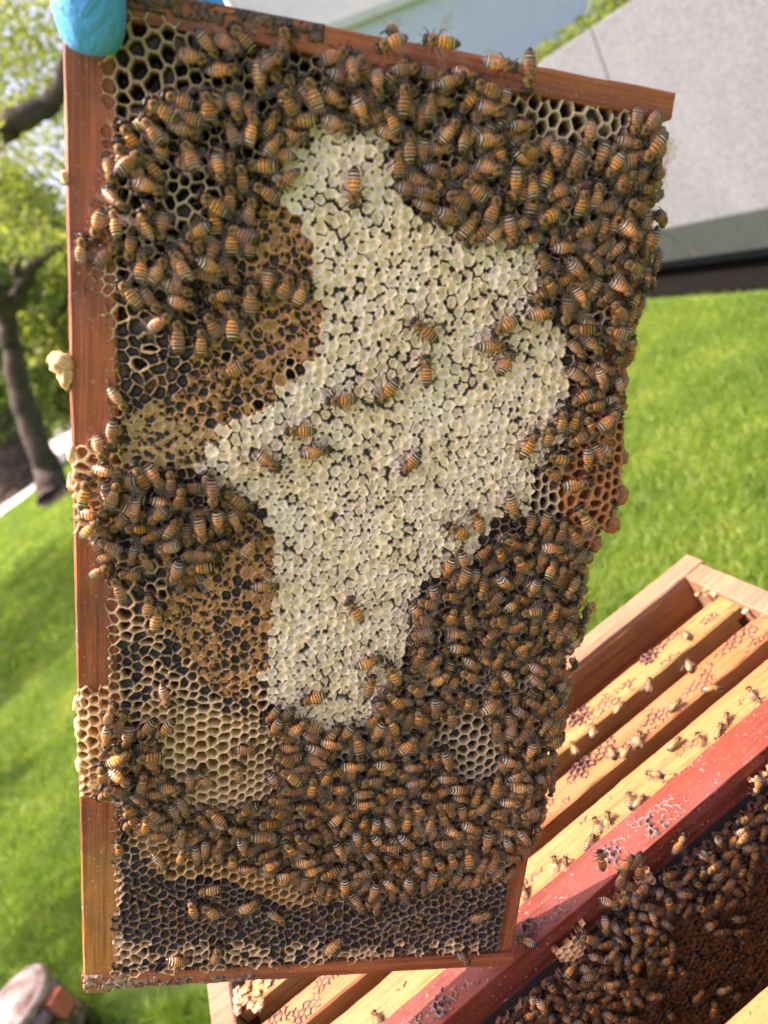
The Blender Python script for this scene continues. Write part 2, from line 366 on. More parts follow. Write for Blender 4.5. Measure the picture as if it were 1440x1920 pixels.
# trees at the left
def tree(label, limbs, clumps, per, size, tint, base, stuff_label=None):
    t = empty('tree', base, label=label, category='tree'); bs = np.asarray(base)
    for nm, pts, rad in limbs:
        pp = []; rr = []
        for i in range(len(pts)-1):
            for k in range(4):
                f = k/4; pp.append(np.asarray(pts[i])*(1-f)+np.asarray(pts[i+1])*f+rng.normal(0, .018, 3)-bs); rr.append((rad[i]*(1-f)+rad[i+1]*f)*(1+rng.normal(0, .05)))
        pp.append(np.asarray(pts[-1])-bs); rr.append(rad[-1])
        V_ = []; F_ = []; tube(V_, F_, pp, rr, 10); obj(nm, np_mesh(nm, V_, F_, [M_bark]), t)
    leaves('crown', [(np.asarray(c)-bs, r) for c, r in clumps], per, size, t, tint, kind='stuff')
    return t
Y = lambda x, y, d: on_y(x, y, d)
def cl(n, x0, x1, y0, y1, d0, d1, r): return [(on_y(rng.uniform(x0, x1), rng.uniform(y0, y1), rng.uniform(d0, d1)), np.array([r, r, r*.7])*rng.uniform(.6, 1.3)) for _ in range(n)]
TB = on_z(112, 938, 0)
tree('grey barked tree leaning over the lawn beside the pale path',
     [('trunk', [TB+np.array([.12, 0, -.1]), TB+np.array([0, 0, .1]), Y(92, 890, 12.2), Y(60, 800, 12.2), Y(36, 730, 12.2), Y(20, 655, 12.2), Y(12, 600, 12.1), Y(-50, 470, 11.5), Y(-80, 330, 10.5)], [.36, .27, .21, .18, .16, .15, .14, .13, .12]),
      ('branch', [Y(12, 600, 12.1), Y(40, 545, 12), Y(62, 500, 12), Y(96, 470, 12), Y(135, 455, 12), Y(190, 420, 12)], [.12, .10, .09, .07, .06, .04]),
      ('branch', [Y(38, 550, 12), Y(28, 510, 12), Y(30, 480, 12), Y(-10, 475, 12)], [.08, .06, .05, .03]),
      ('branch', [Y(-80, 330, 10.5), Y(-30, 268, 9.5), Y(0, 250, 9), Y(60, 218, 9), Y(104, 190, 9), Y(118, 140, 9), Y(125, 60, 9)], [.13, .13, .125, .12, .10, .07, .04])],
     cl(85, -120, 190, -40, 470, 9.9, 13.5, .5)+cl(40, -260, -60, -150, 420, 8, 14, .6), 120, .045, (.7, 1), TB)
TB2 = on_z(42, 918, 0)
tree('dark double trunk of a second tree at the far side of the pale path',
     [('trunk', [TB2-np.array([0, 0, .1]), TB2+np.array([0, 0, .3]), Y(18, 860, TB2[1]), Y(-10, 805, TB2[1]), Y(-60, 700, TB2[1])], [.75, .6, .5, .45, .35])],
     cl(40, -200, 60, 500, 800, TB2[1]-1, TB2[1]+3, .9), 260, .11, (0, .6), TB2)
for (x0, x1, y0, y1, d, n, tint, lb) in ((35, 150, 480, 640, 24, 30, (.6, 1), 'bright green sunlit bush under the branch of the leaning tree'),
                                   (40, 190, 600, 760, 28, 40, (.1, .7), 'dark green bush between the sunlit bush and the path'),
                                   (-80, 40, 600, 760, 30, 24, (.2, .8), 'grey green bush beyond the tree trunks'),
                                   (-60, 190, 330, 640, 34, 60, (.35, .9), 'tall hazy green tree standing behind the leaning tree')):
    P = [(on_y(rng.uniform(x0, x1), rng.uniform(y0, y1), d+rng.uniform(-1, 1.5)), np.array([1., 1, .8])*rng.uniform(.7, 1.3)) for _ in range(n)]
    c0 = np.mean([p[0] for p in P], 0); b = np.array([c0[0], c0[1], 0]); low = min(p[0][2] for p in P)
    t = empty('bush' if 'bush' in lb else 'tree', b, label=lb, category='bush' if 'bush' in lb else 'tree')
    leaves('foliage', [(p-b, r) for p, r in P], 230, .16, t, tint, kind='stuff')
    V_ = []; F_ = []; tube(V_, F_, [(0, 0, -.1), (0.1, 0, max(low, .3)), (.1, .1, c0[2])], [.22, .16, .08], 8); obj('trunk', np_mesh('trunk', V_, F_, [M_bark]), t)
cc_ = [(np.array([rng.uniform(-7.2, -3.6), rng.uniform(1.2, 9.5), rng.uniform(3.7, 5.4)]), np.array([.55, .55, .4])*rng.uniform(.6, 1.3)) for _ in range(46)]
tree('tree standing beside the lawn whose crown dapples the grass with shade',
     [('trunk', [(-6.9, 4.2, -.1), (-6.8, 4.3, 1.2), (-6.3, 4.6, 2.4), (-5.9, 4.9, 3.6), (-5.4, 5.2, 4.6)], [.26, .2, .17, .14, .08]),
      ('branch', [(-6.3, 4.6, 2.4), (-5.4, 3.6, 3.4), (-4.6, 2.8, 4.3)], [.11, .09, .05]), ('branch', [(-6.3, 4.6, 2.4), (-5.6, 6.2, 3.6), (-4.9, 7.6, 4.5)], [.11, .09, .05])],
     cc_, 300, .07, (.4, 1), (-6.9, 4.2, 0))
# distant tree line closing the view
cls = []
for k in range(150):
    a = rng.uniform(-1.4, 1.3); d = rng.uniform(62, 75); cls.append(((math.sin(a)*d, math.cos(a)*d, rng.uniform(0, 3.8)), (2.6, 2.6, 1.7)))
leaves('treeline', cls, 120, .5, None, (.1, .6), kind='stuff', label='distant green tree line beyond the lawn', category='tree line')

# ------------------------------------------------------------------ bee smoker on the grass
M_tin, nt, p = mat('sooty_tin', (.35, .30, .27), .42, .5); p.inputs['Metallic'].default_value = .75
tc = node(nt, 'ShaderNodeTexCoord'); n = node(nt, 'ShaderNodeTexNoise', Scale=26., Detail=7.0, Roughness=.65); nt.links.new(tc.outputs['Object'], n.inputs[0])
nt.links.new(ramp(nt, [(.35, (.07, .04, .028)), (.52, (.22, .16, .13)), (.7, (.45, .38, .33))], n.outputs[0]).outputs[0], p.inputs['Base Color'])
M_lid, nt, p = mat('worn_lid_tin', (.6, .55, .5), .45, .5); p.inputs['Metallic'].default_value = .3
tc = node(nt, 'ShaderNodeTexCoord'); n = node(nt, 'ShaderNodeTexNoise', Scale=20., Detail=6.0, Roughness=.6); nt.links.new(tc.outputs['Object'], n.inputs[0])
nt.links.new(ramp(nt, [(.35, (.16, .085, .055)), (.5, (.32, .25, .21)), (.65, (.50, .45, .41))], n.outputs[0]).outputs[0], p.inputs['Base Color'])
M_redboard = wood('bellows_board', (.55, .17, .09), (.42, .11, .06), (.25, .06, .04), (0, 0, 1), rough=.5)
M_leather, _, _ = mat('bellows_leather', (.06, .035, .025), .6)
sc_ = on_z(14, 1872, .24)
sm = empty('smoker', (sc_[0], sc_[1], 0), label='round metal bee smoker with a rusty lid and red bellows on the grass', category='bee smoker')
def lathe(prof, n=40):
    V = []; F = []
    for r, z in prof:
        for k in range(n): V.append((r*math.cos(2*math.pi*k/n), r*math.sin(2*math.pi*k/n), z))
    for i in range(len(prof)-1):
        for k in range(n): F.append((i*n+k, i*n+(k+1) % n, (i+1)*n+(k+1) % n, (i+1)*n+k))
    F.append(tuple(range(n))[::-1]); F.append(tuple((len(prof)-1)*n+k for k in range(n))); return V, F
R_ = .092
V_, F_ = lathe([(R_*.93, 0), (R_, .004), (R_, .06), (R_+.003, .064), (R_, .068), (R_, .15), (R_+.003, .154), (R_, .158), (R_, .20)]); obj('can', np_mesh('can', V_, F_, [M_tin]), sm)
V_, F_ = lathe([(R_+.004, .196), (R_+.006, .198), (R_+.006, .218), (R_+.002, .222), (R_-.004, .2225), (R_-.012, .229), (R_*.6, .240), (R_*.3, .246), (.003, .247)]); obj('lid', np_mesh('lid', V_, F_, [M_lid]), sm)
def boxo(name, c, half, mt, parent, bv=.002, rz=0):
    V = []; F = []; A = ((math.cos(rz), math.sin(rz), 0), (-math.sin(rz), math.cos(rz), 0), (0, 0, 1)); box_bm(V, F, c, half, A)
    o = obj(name, np_mesh(name, V, F, [mt], smooth=False), parent); 
    if bv: bevel(o, bv)
    return o
bdir = on_z(175, 1890, .2)-sc_; rz = math.atan2(bdir[1], bdir[0]); u_ = np.array([math.cos(rz), math.sin(rz), 0]); b_ = np.array([-u_[1], u_[0], 0])
boxo('bellows_board', tuple(u_*.098+b_*.03+np.array([0, 0, .165])), (.004, .022, .030), M_redboard, sm, .002, rz)
boxo('bellows', tuple(u_*.108+b_*.03+np.array([0, 0, .150])), (.008, .019, .030), M_leather, sm, .008, rz)
boxo('bellows_board', tuple(u_*.118+b_*.03+np.array([0, 0, .165])), (.004, .022, .032), M_redboard, sm, .002, rz)
FX_, FY_, FN_ = tuple(FX), tuple(FY), tuple(FN)
M_redwood = wood('dark_stained_wood', (.44, .125, .040), (.30, .075, .024), (.085, .022, .012), (0, 1, 0), rough=.5, stain=(.13, .06, .045), stain_amt=.35, speck=(.45, .3, .2))
M_redwood_x = wood('dark_stained_wood_cross', (.46, .135, .042), (.30, .078, .025), (.085, .022, .012), (1, 0, 0), rough=.5, stain=(.11, .05, .04), stain_amt=.4, speck=(.4, .26, .17))
M_sidebar = wood('side_bar_wood', (.44, .125, .040), (.30, .075, .024), (.085, .022, .012), (0, 1, 0), rough=.5, stain=(.11, .045, .03), stain_amt=.6, speck=(.55, .38, .26))
nt = M_sidebar.node_tree; p = nt.nodes['Principled BSDF']; src = p.inputs['Base Color'].links[0].from_socket
tc = node(nt, 'ShaderNodeTexCoord'); sp = node(nt, 'ShaderNodeSeparateXYZ'); nt.links.new(tc.outputs['Object'], sp.inputs[0])
nn_ = node(nt, 'ShaderNodeTexNoise', Scale=90., Detail=4.0); nt.links.new(tc.outputs['Object'], nn_.inputs[0])
ma = node(nt, 'ShaderNodeMath', operation='MULTIPLY_ADD'); nt.links.new(nn_.outputs[0], ma.inputs[0]); ma.inputs[1].default_value = .03; nt.links.new(sp.outputs[1], ma.inputs[2])
f_ = ramp(nt, [(.098, (1, 1, 1)), (.112, (0, 0, 0))], ma.outputs[0])
nt.links.new(mixc(nt, f_.outputs[0], src, mixc(nt, 1.0, src, (1.25, 1.75, 1.35), 'MULTIPLY')), p.inputs['Base Color'])
M_amberwood = wood('amber_wood', (.46, .185, .05), (.33, .12, .033), (.15, .05, .02), (0, 1, 0), rough=.5, stain=(.16, .07, .03), stain_amt=.4, speck=(.5, .34, .2))

# ------------------------------------------------------------------ comb: cells worked out from a jittered hexagonal lattice
PW, PH = 4.32, 4.98                                # cell pitch, mm
def in_px(x, y, P): return in_poly(x, y, P)
WHITE = [(548, 250), (600, 235), (720, 250), (770, 390), (870, 440), (985, 440), (1025, 520), (1010, 590), (1062, 640), (1066, 740), (1040, 830), (1012, 880), (1003, 960), (930, 968), (900, 1030), (800, 1095), (775, 1180), (760, 1260), (715, 1330), (660, 1385), (560, 1350), (505, 1310), (489, 1270), (505, 1200), (500, 1100), (515, 1010), (487, 955), (400, 920), (371, 880), (415, 808), (500, 752), (568, 706), (602, 645), (590, 560), (582, 460), (575, 415), (520, 390), (500, 330)]
BROWN = [(480, 380), (580, 400), (592, 560), (605, 645), (570, 710), (500, 757), (412, 814), (380, 870), (260, 800), (290, 745), (345, 725), (350, 690), (400, 640), (400, 590), (460, 540), (470, 460)]
TAN = [(232, 762), (300, 755), (330, 780), (400, 800), (415, 815), (380, 880), (330, 880), (225, 872), (212, 820)]
BROWN2 = [(450, 950), (517, 1000), (507, 1100), (509, 1200), (492, 1270), (480, 1310), (430, 1320), (390, 1290), (350, 1240), (320, 1200), (300, 1130), (310, 1070), (400, 1050), (430, 1010)]
PALE = [(270, 1325), (330, 1325), (420, 1345), (500, 1360), (525, 1400), (525, 1520), (600, 1560), (900, 1590), (930, 1640), (800, 1662), (700, 1680), (600, 1695), (540, 1690), (440, 1645), (300, 1640), (255, 1590), (250, 1500), (280, 1420)]
TOPOPEN = [(195, 30), (640, 60), (980, 130), (1260, 180), (1240, 620), (1100, 700), (1080, 440), (900, 330), (620, 300), (450, 330), (360, 520), (200, 560)]
RIGHTBURR = [(1075, 745), (1300, 700), (1300, 1010), (1140, 1045), (1078, 1010), (1052, 960), (1060, 860)]
BLACKR = [(1003, 880), (1080, 860), (1078, 1020), (1000, 960)]
LBURR = [(100, 835), (225, 830), (240, 880), (235, 960), (210, 1010), (120, 1000)]
LBURR2 = [(100, 1298), (215, 1290), (250, 1340), (240, 1450), (205, 1500), (100, 1475)]
LOWER = [(540, 1240), (640, 1390), (760, 1270), (800, 1100), (1110, 1050), (1110, 1300), (1000, 1570), (940, 1650), (600, 1560), (525, 1500)]
Z_WHITE, Z_BROWN, Z_TAN, Z_DARK, Z_PALE, Z_OPEN, Z_BURR, Z_OUT, Z_DOPEN = range(9)
def frame_zone(cx, cy, rnd):                     # cell centres in mm -> kind of cell
    x, y = uv_px(cx/1000, cy/1000)
    z = np.full(cx.shape, Z_DARK)
    z[in_px(x, y, TOPOPEN)] = Z_OPEN
    z[in_px(x, y, LOWER)] = Z_OPEN
    z[in_px(x, y, PALE)] = Z_PALE
    z[in_px(x, y, BROWN) & (rnd < .93)] = Z_BROWN; z[in_px(x, y, BROWN2) & (rnd < .93)] = Z_BROWN
    z[in_px(x, y, TAN)] = Z_TAN; z[in_px(x, y, WHITE)] = Z_WHITE
    z[in_px(x, y, BLACKR)] = Z_OPEN
    z[in_px(x, y, RIGHTBURR)] = Z_BURR; z[in_px(x, y, LBURR)] = Z_BURR; z[in_px(x, y, LBURR2)] = Z_BURR
    left = 17.5+2.2*(NZ[3](cy/14., cy*0)-.5)
    for (yc, w, d) in ((430, 120, 6.5), (500, 60, 6), (760, 110, 2.5), (1020, 130, 3.0), (1400, 150, 3)):   # comb creeping out over the bar
        left = left-d*np.exp(-((y-yc)/w)**2)
    out = ((cx < left) | (cy < 8) | (cy > FRH*1000-12) | (cx > FRW*1000-10)) & (z != Z_BURR)
    z[out] = Z_OUT
    dk = (z == Z_DARK) & (((rnd > .955) & (y < 900)) | ((y > 1765) & (rnd > .45)) | ((x < 235) & (y > 1640) & (rnd > .4)) | ((x < 330) & (y > 1040) & (y < 1220) & (rnd > .35)) | ((y > 1240) & (y < 1400) & (rnd > .35)))
    z[dk] = Z_DOPEN
    return z
def C(*a): return np.array(a, float)
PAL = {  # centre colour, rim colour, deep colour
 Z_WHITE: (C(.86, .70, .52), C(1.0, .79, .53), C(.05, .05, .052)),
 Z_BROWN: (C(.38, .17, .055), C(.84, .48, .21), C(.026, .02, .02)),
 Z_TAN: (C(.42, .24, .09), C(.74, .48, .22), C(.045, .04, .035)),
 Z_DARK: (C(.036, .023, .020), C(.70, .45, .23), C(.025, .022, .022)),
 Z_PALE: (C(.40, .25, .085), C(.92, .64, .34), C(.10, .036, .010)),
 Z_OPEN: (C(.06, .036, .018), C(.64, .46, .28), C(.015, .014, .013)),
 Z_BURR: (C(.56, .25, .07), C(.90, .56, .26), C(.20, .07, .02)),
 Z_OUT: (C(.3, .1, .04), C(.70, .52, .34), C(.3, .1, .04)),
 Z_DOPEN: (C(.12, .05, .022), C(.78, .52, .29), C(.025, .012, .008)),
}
def comb_field(u0, u1, v0, v1, step, zone_fn, seed=3, amp_fn=None):
    nu = int((u1-u0)/step)+1; nv = int((v1-v0)/step)+1
    U, V = np.meshgrid(np.linspace(u0, u1, nu), np.linspace(v0, v1, nv))
    wx = NZ[4].fbm(U/16., V/16., n=2)-.5; wy = NZ[5].fbm(U/16., V/16., n=2)-.5
    fx = NZ[4](U/3.1+9, V/3.1)-.5; fy = NZ[5](U/3.1+5, V/3.1)-.5
    r = np.random.default_rng(seed)
    ni = int(u1/PW)+14; nj = int(v1/PH)+14; oi = 6+int(max(0, -u0)/PW); oj = 6+int(max(0, -v0)/PH); ni += oi; nj += oj
    jit = r.normal(0, 1, (ni, nj, 2)); rnd = r.random((ni, nj, 4))
    II, JJ = np.meshgrid(np.arange(ni), np.arange(nj), indexing='ij')
    CX = (II-oi)*PW; CY = (JJ-oj)*PH+np.where(II % 2 == 1, PH/2, 0)
    zone = zone_fn(CX, CY, rnd[..., 0])
    ja = np.select([zone == Z_WHITE, zone == Z_BROWN, zone == Z_TAN, zone == Z_DARK, zone == Z_PALE, zone == Z_OPEN, zone == Z_BURR, zone == Z_OUT],
                   [.20, .42, .45, .72, .20, .30, .55, .75], .55)
    CX = CX+jit[..., 0]*ja; CY = CY+jit[..., 1]*ja
    rough_here = np.clip(NZ[6](U/30., V/30.)*1.4, .5, 1.2)
    if amp_fn is not None:
        for (bx, by, br, bk) in ((395, 1420, 24, .27), (265, 110, 26, .27), (360, 380, 18, .2), (300, 620, 20, .2), (1070, 215, 24, .2), (250, 1120, 18, .2), (870, 1390, 24, .16), (1090, 930, 18, .22)):
            bu, bv = np.array(px_uv(bx, by))*1000; w_ = bk*np.exp(-((U-bu)**2+(V-bv)**2)/(br*br)); U_, V_w = -(U-bu)*w_, -(V-bv)*w_; wx = wx+U_/4; wy = wy+V_w/4
    if amp_fn is not None: rough_here = rough_here*amp_fn(U, V)
    Uw = U+wx*4+fx*.9*rough_here; Vw = V+wy*4+fy*.9*rough_here
    i0 = np.rint(Uw/PW).astype(int)+oi
    d1 = np.full(U.shape, 1e9); d2 = d1.copy(); d3 = d1.copy(); id1 = np.zeros(U.shape, int)
    for di in (-1, 0, 1):
        ii = np.clip(i0+di, 0, ni-1); off = np.where(ii % 2 == 1, PH/2, 0)
        j0 = np.rint((Vw-off)/PH).astype(int)+oj
        for dj in (-1, 0, 1):
            jj = np.clip(j0+dj, 0, nj-1)
            d = np.hypot(CX[ii, jj]-Uw, CY[ii, jj]-Vw); k = ii*nj+jj
            near = d < d1
            d3 = np.minimum(d3, np.maximum(d2, d)); d2 = np.where(near, d1, np.minimum(d2, d)); id1 = np.where(near, k, id1); d1 = np.where(near, d, d1)
    e3 = (d3-d1)/2; e = (d2-d1)/2                                # distance to the cell border
    zc = zone.ravel()[id1]; rc = rnd.reshape(-1, 4)[id1]
    n1 = NZ[0].fbm(U/2.2, V/2.2, n=2); n2 = NZ[1].fbm(U/1.1+40, V/1.1, n=2); n3 = NZ[2].fbm(U/9., V/9., n=2); n4 = NZ[3].fbm(U/.9, V/.9, n=2); n5 = NZ[6](U/3.4+3, V/3.4)
    H = np.zeros(U.shape); COL = np.zeros(U.shape+(3,)); G = np.full(U.shape, .55)
    def S(a, b, x): t = np.clip((x-a)/(b-a), 0, 1); return t*t*(3-2*t)
    def L(a, b, t): return a+(b-a)*t[..., None]
    # capped: separate lumps with dark gaps between them here and there
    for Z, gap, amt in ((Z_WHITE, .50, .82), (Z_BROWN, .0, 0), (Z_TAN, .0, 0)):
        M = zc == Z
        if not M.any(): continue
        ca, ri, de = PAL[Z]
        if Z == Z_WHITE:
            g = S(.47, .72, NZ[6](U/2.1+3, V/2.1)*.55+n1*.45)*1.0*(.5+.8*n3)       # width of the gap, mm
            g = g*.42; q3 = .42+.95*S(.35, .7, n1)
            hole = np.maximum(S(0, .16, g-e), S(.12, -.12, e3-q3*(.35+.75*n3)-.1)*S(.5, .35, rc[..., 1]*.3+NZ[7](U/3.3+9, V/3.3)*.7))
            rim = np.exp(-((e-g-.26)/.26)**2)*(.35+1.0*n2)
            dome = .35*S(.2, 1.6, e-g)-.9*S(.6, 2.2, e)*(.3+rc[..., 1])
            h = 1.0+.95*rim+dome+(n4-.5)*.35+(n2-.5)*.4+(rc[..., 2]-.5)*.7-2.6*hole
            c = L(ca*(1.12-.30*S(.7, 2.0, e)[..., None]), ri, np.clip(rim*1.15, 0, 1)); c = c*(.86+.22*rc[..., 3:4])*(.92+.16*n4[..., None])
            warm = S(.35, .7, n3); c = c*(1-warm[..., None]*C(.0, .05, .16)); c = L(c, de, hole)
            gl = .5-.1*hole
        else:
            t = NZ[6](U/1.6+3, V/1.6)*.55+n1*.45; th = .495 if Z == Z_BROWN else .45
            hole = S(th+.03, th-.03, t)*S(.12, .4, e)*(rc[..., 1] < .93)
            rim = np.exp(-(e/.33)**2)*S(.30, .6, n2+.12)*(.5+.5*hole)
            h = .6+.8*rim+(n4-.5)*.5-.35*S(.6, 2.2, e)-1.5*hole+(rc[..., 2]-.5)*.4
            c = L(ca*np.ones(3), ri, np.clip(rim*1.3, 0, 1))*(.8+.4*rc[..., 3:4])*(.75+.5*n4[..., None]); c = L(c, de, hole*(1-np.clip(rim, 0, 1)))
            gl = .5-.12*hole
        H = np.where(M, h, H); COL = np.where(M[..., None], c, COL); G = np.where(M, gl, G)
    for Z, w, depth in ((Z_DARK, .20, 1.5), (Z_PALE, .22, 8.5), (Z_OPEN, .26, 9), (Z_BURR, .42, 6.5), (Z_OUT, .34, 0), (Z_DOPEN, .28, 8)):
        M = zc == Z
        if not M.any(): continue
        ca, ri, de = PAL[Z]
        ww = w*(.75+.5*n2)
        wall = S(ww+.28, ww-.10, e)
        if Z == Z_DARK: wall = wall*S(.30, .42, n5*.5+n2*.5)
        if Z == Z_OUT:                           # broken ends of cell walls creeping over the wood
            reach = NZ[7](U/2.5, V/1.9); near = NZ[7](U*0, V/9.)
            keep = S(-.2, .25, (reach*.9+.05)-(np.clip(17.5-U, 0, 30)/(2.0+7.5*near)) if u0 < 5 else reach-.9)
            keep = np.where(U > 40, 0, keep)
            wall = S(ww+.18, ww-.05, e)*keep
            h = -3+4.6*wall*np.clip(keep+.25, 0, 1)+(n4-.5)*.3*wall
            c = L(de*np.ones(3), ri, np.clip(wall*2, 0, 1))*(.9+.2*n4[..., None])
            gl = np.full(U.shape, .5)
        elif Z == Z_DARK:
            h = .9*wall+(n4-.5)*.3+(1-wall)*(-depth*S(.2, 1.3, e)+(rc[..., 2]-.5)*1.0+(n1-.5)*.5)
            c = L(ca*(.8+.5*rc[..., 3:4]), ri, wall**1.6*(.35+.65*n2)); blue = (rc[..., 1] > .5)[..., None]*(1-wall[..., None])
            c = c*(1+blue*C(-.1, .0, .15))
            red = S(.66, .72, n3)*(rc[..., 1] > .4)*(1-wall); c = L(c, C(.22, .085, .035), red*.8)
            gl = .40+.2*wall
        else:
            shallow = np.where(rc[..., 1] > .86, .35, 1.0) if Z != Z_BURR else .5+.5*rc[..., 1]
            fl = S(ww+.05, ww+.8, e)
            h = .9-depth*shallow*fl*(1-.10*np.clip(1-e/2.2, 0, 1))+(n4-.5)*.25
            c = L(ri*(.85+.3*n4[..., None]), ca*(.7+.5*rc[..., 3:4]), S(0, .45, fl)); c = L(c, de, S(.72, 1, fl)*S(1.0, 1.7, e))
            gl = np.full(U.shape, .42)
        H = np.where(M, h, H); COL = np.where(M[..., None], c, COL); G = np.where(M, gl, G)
    H += (NZ[7].fbm(U/45., V/45., n=2)-.4)*3.0*(zc != Z_OUT)
    return U, V, H, np.clip(COL, 0, 1), G, id1, zc, (CX, CY, zone)

Mw, nt, p = mat('beeswax', (.6, .5, .3), .5, .45)
a = node(nt, 'ShaderNodeAttribute', attribute_name='wax')
nz = node(nt, 'ShaderNodeTexNoise', Scale=900., Detail=4.0, Roughness=.6)
tc = node(nt, 'ShaderNodeTexCoord'); nt.links.new(tc.outputs['Object'], nz.inputs[0])
rp = ramp(nt, [(.3, (.78, .76, .74)), (.65, (1.08, 1.07, 1.05))], nz.outputs[0])
nt.links.new(mixc(nt, 1.0, a.outputs['Color'], rp.outputs[0], 'MULTIPLY'), p.inputs['Base Color'])
nt.links.new(a.outputs['Alpha'], p.inputs['Roughness'])
bumpn(nt, p, nz.outputs[0], .35, .0004)
M_wax = Mw
def sheet_mesh(name, U, V, H, COL, G, fmask, mat_):
    nv, nu = U.shape
    I = np.arange(nv*nu).reshape(nv, nu)
    F = np.stack([I[:-1, :-1], I[:-1, 1:], I[1:, 1:], I[1:, :-1]], -1).reshape(-1, 4)[fmask.ravel()]
    used, inv = np.unique(F.ravel(), return_inverse=True)
    P = np.stack([U, V, H], -1).reshape(-1, 3)[used]/1000
    c4 = np.concatenate([COL.reshape(-1, 3), G.reshape(-1, 1)], 1)[used]
    return np_mesh(name, P, inv.reshape(-1, 4), [mat_], cattr={'wax': c4})

def frame_amp(U, V):
    x, y = uv_px(U/1000, V/1000); return 1+1.5*np.clip((y-1640)/60, 0, 1)+.8*np.exp(-((x-300)/120)**2)*((y < 760) | ((y > 1080) & (y < 1330)))
held = empty('framed_comb', FO, label='reddish wooden hive frame of capped honeycomb held up by a gloved hand', category='hive frame')
held.matrix_world = FRAME_M
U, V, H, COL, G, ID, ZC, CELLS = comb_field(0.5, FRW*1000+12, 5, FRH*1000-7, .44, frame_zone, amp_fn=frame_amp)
# swell the burr comb and let the right side of the comb lap over its bar
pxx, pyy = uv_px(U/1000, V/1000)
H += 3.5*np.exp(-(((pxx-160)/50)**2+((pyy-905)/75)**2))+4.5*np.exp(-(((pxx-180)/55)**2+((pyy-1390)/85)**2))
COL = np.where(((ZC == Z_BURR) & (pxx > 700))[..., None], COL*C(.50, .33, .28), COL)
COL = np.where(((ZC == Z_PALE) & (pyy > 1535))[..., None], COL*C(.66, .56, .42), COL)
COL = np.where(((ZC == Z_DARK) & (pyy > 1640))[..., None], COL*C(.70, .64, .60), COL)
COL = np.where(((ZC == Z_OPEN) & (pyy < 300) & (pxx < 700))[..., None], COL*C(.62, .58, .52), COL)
H += 4.0*np.exp(-(((pxx-1130)/55)**2+((pyy-900)/140)**2))
H += 1.5*np.exp(-((FRW*1000-8-U)/14)**2)*((pyy > 260) & (pyy < 1560))
edge = FRW*1000-1.0+2.5*(NZ[2].fbm(V/4., V*0, n=3)-.5)*2+9.5*np.exp(-(((pyy-880)/125)**4))
cover = (pyy > 300) & (pyy < 1560)
H = np.where((U > edge) & cover, -8, H)
keepv = (U < FRW*1000-9.5) | (cover & (U < edge+.6))
HE = H
def surf_h(u, v):                                # comb height (mm) under a point (mm), smoothed
    i = int(np.clip((v-5)/.44, 6, U.shape[0]-7)); j = int(np.clip((u-.5)/.44, 6, U.shape[1]-7))
    return float(np.max(HE[i-5:i+6:2, j-5:j+6:2]))
fc = lambda A: A[:-1, :-1]
ok = fc(keepv) & keepv[1:, 1:]
white = (fc(ZC) == Z_WHITE) & ok
cid = fc(ID)
WC = []                                          # caps, nearest to the camera first
CXa, CYa, ZN = CELLS
M_PLACE_CAPS = True
for k in np.unique(cid[white]):
    i, j = divmod(int(k), CXa.shape[1])
    WC.append((float(CYa[i, j]), int(k)))
WC.sort(reverse=True)
sel = [k for _, k in WC if _ < 395][:300]
selset = np.isin(cid, sel) & white
order = np.argsort(cid[selset], kind='stable')
nv_, nu_ = U.shape; I = np.arange(nv_*nu_).reshape(nv_, nu_)
FF = np.stack([I[:-1, :-1], I[:-1, 1:], I[1:, 1:], I[1:, :-1]], -1)[selset][order]; kk = cid[selset][order]
P3 = np.stack([U, V, H], -1).reshape(-1, 3)/1000; c4 = np.concatenate([COL.reshape(-1, 3), G.reshape(-1, 1)], 1)
cuts = np.flatnonzero(np.diff(kk))+1
for blk in np.split(FF, cuts):
    used, inv = np.unique(blk.ravel(), return_inverse=True)
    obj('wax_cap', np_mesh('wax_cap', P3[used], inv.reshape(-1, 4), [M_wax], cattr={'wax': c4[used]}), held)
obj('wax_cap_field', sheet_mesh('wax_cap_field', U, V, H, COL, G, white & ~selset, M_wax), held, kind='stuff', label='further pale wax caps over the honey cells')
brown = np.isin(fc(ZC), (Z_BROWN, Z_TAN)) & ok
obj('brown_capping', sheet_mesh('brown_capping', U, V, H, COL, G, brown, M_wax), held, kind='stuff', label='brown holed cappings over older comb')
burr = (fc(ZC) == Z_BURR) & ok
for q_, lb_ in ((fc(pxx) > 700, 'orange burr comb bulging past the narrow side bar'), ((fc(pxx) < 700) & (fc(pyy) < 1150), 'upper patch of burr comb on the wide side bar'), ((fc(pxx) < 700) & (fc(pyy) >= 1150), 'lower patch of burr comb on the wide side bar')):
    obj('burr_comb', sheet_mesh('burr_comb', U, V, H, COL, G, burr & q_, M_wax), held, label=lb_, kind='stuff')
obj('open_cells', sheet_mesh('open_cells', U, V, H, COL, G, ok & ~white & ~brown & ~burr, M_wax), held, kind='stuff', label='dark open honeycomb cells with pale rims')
# foundation body and the far face of the comb
V_ = []; F_ = []
box_bm(V_, F_, (FRW/2, FRH/2, -.0145), (FRW/2-.008, FRH/2-.006, .0045))
obj('comb_core', np_mesh('comb_core', V_, F_, [M_wax], cattr={'wax': np.tile(C(.1, .06, .03, .5), (len(V_), 1))}, smooth=False), held)

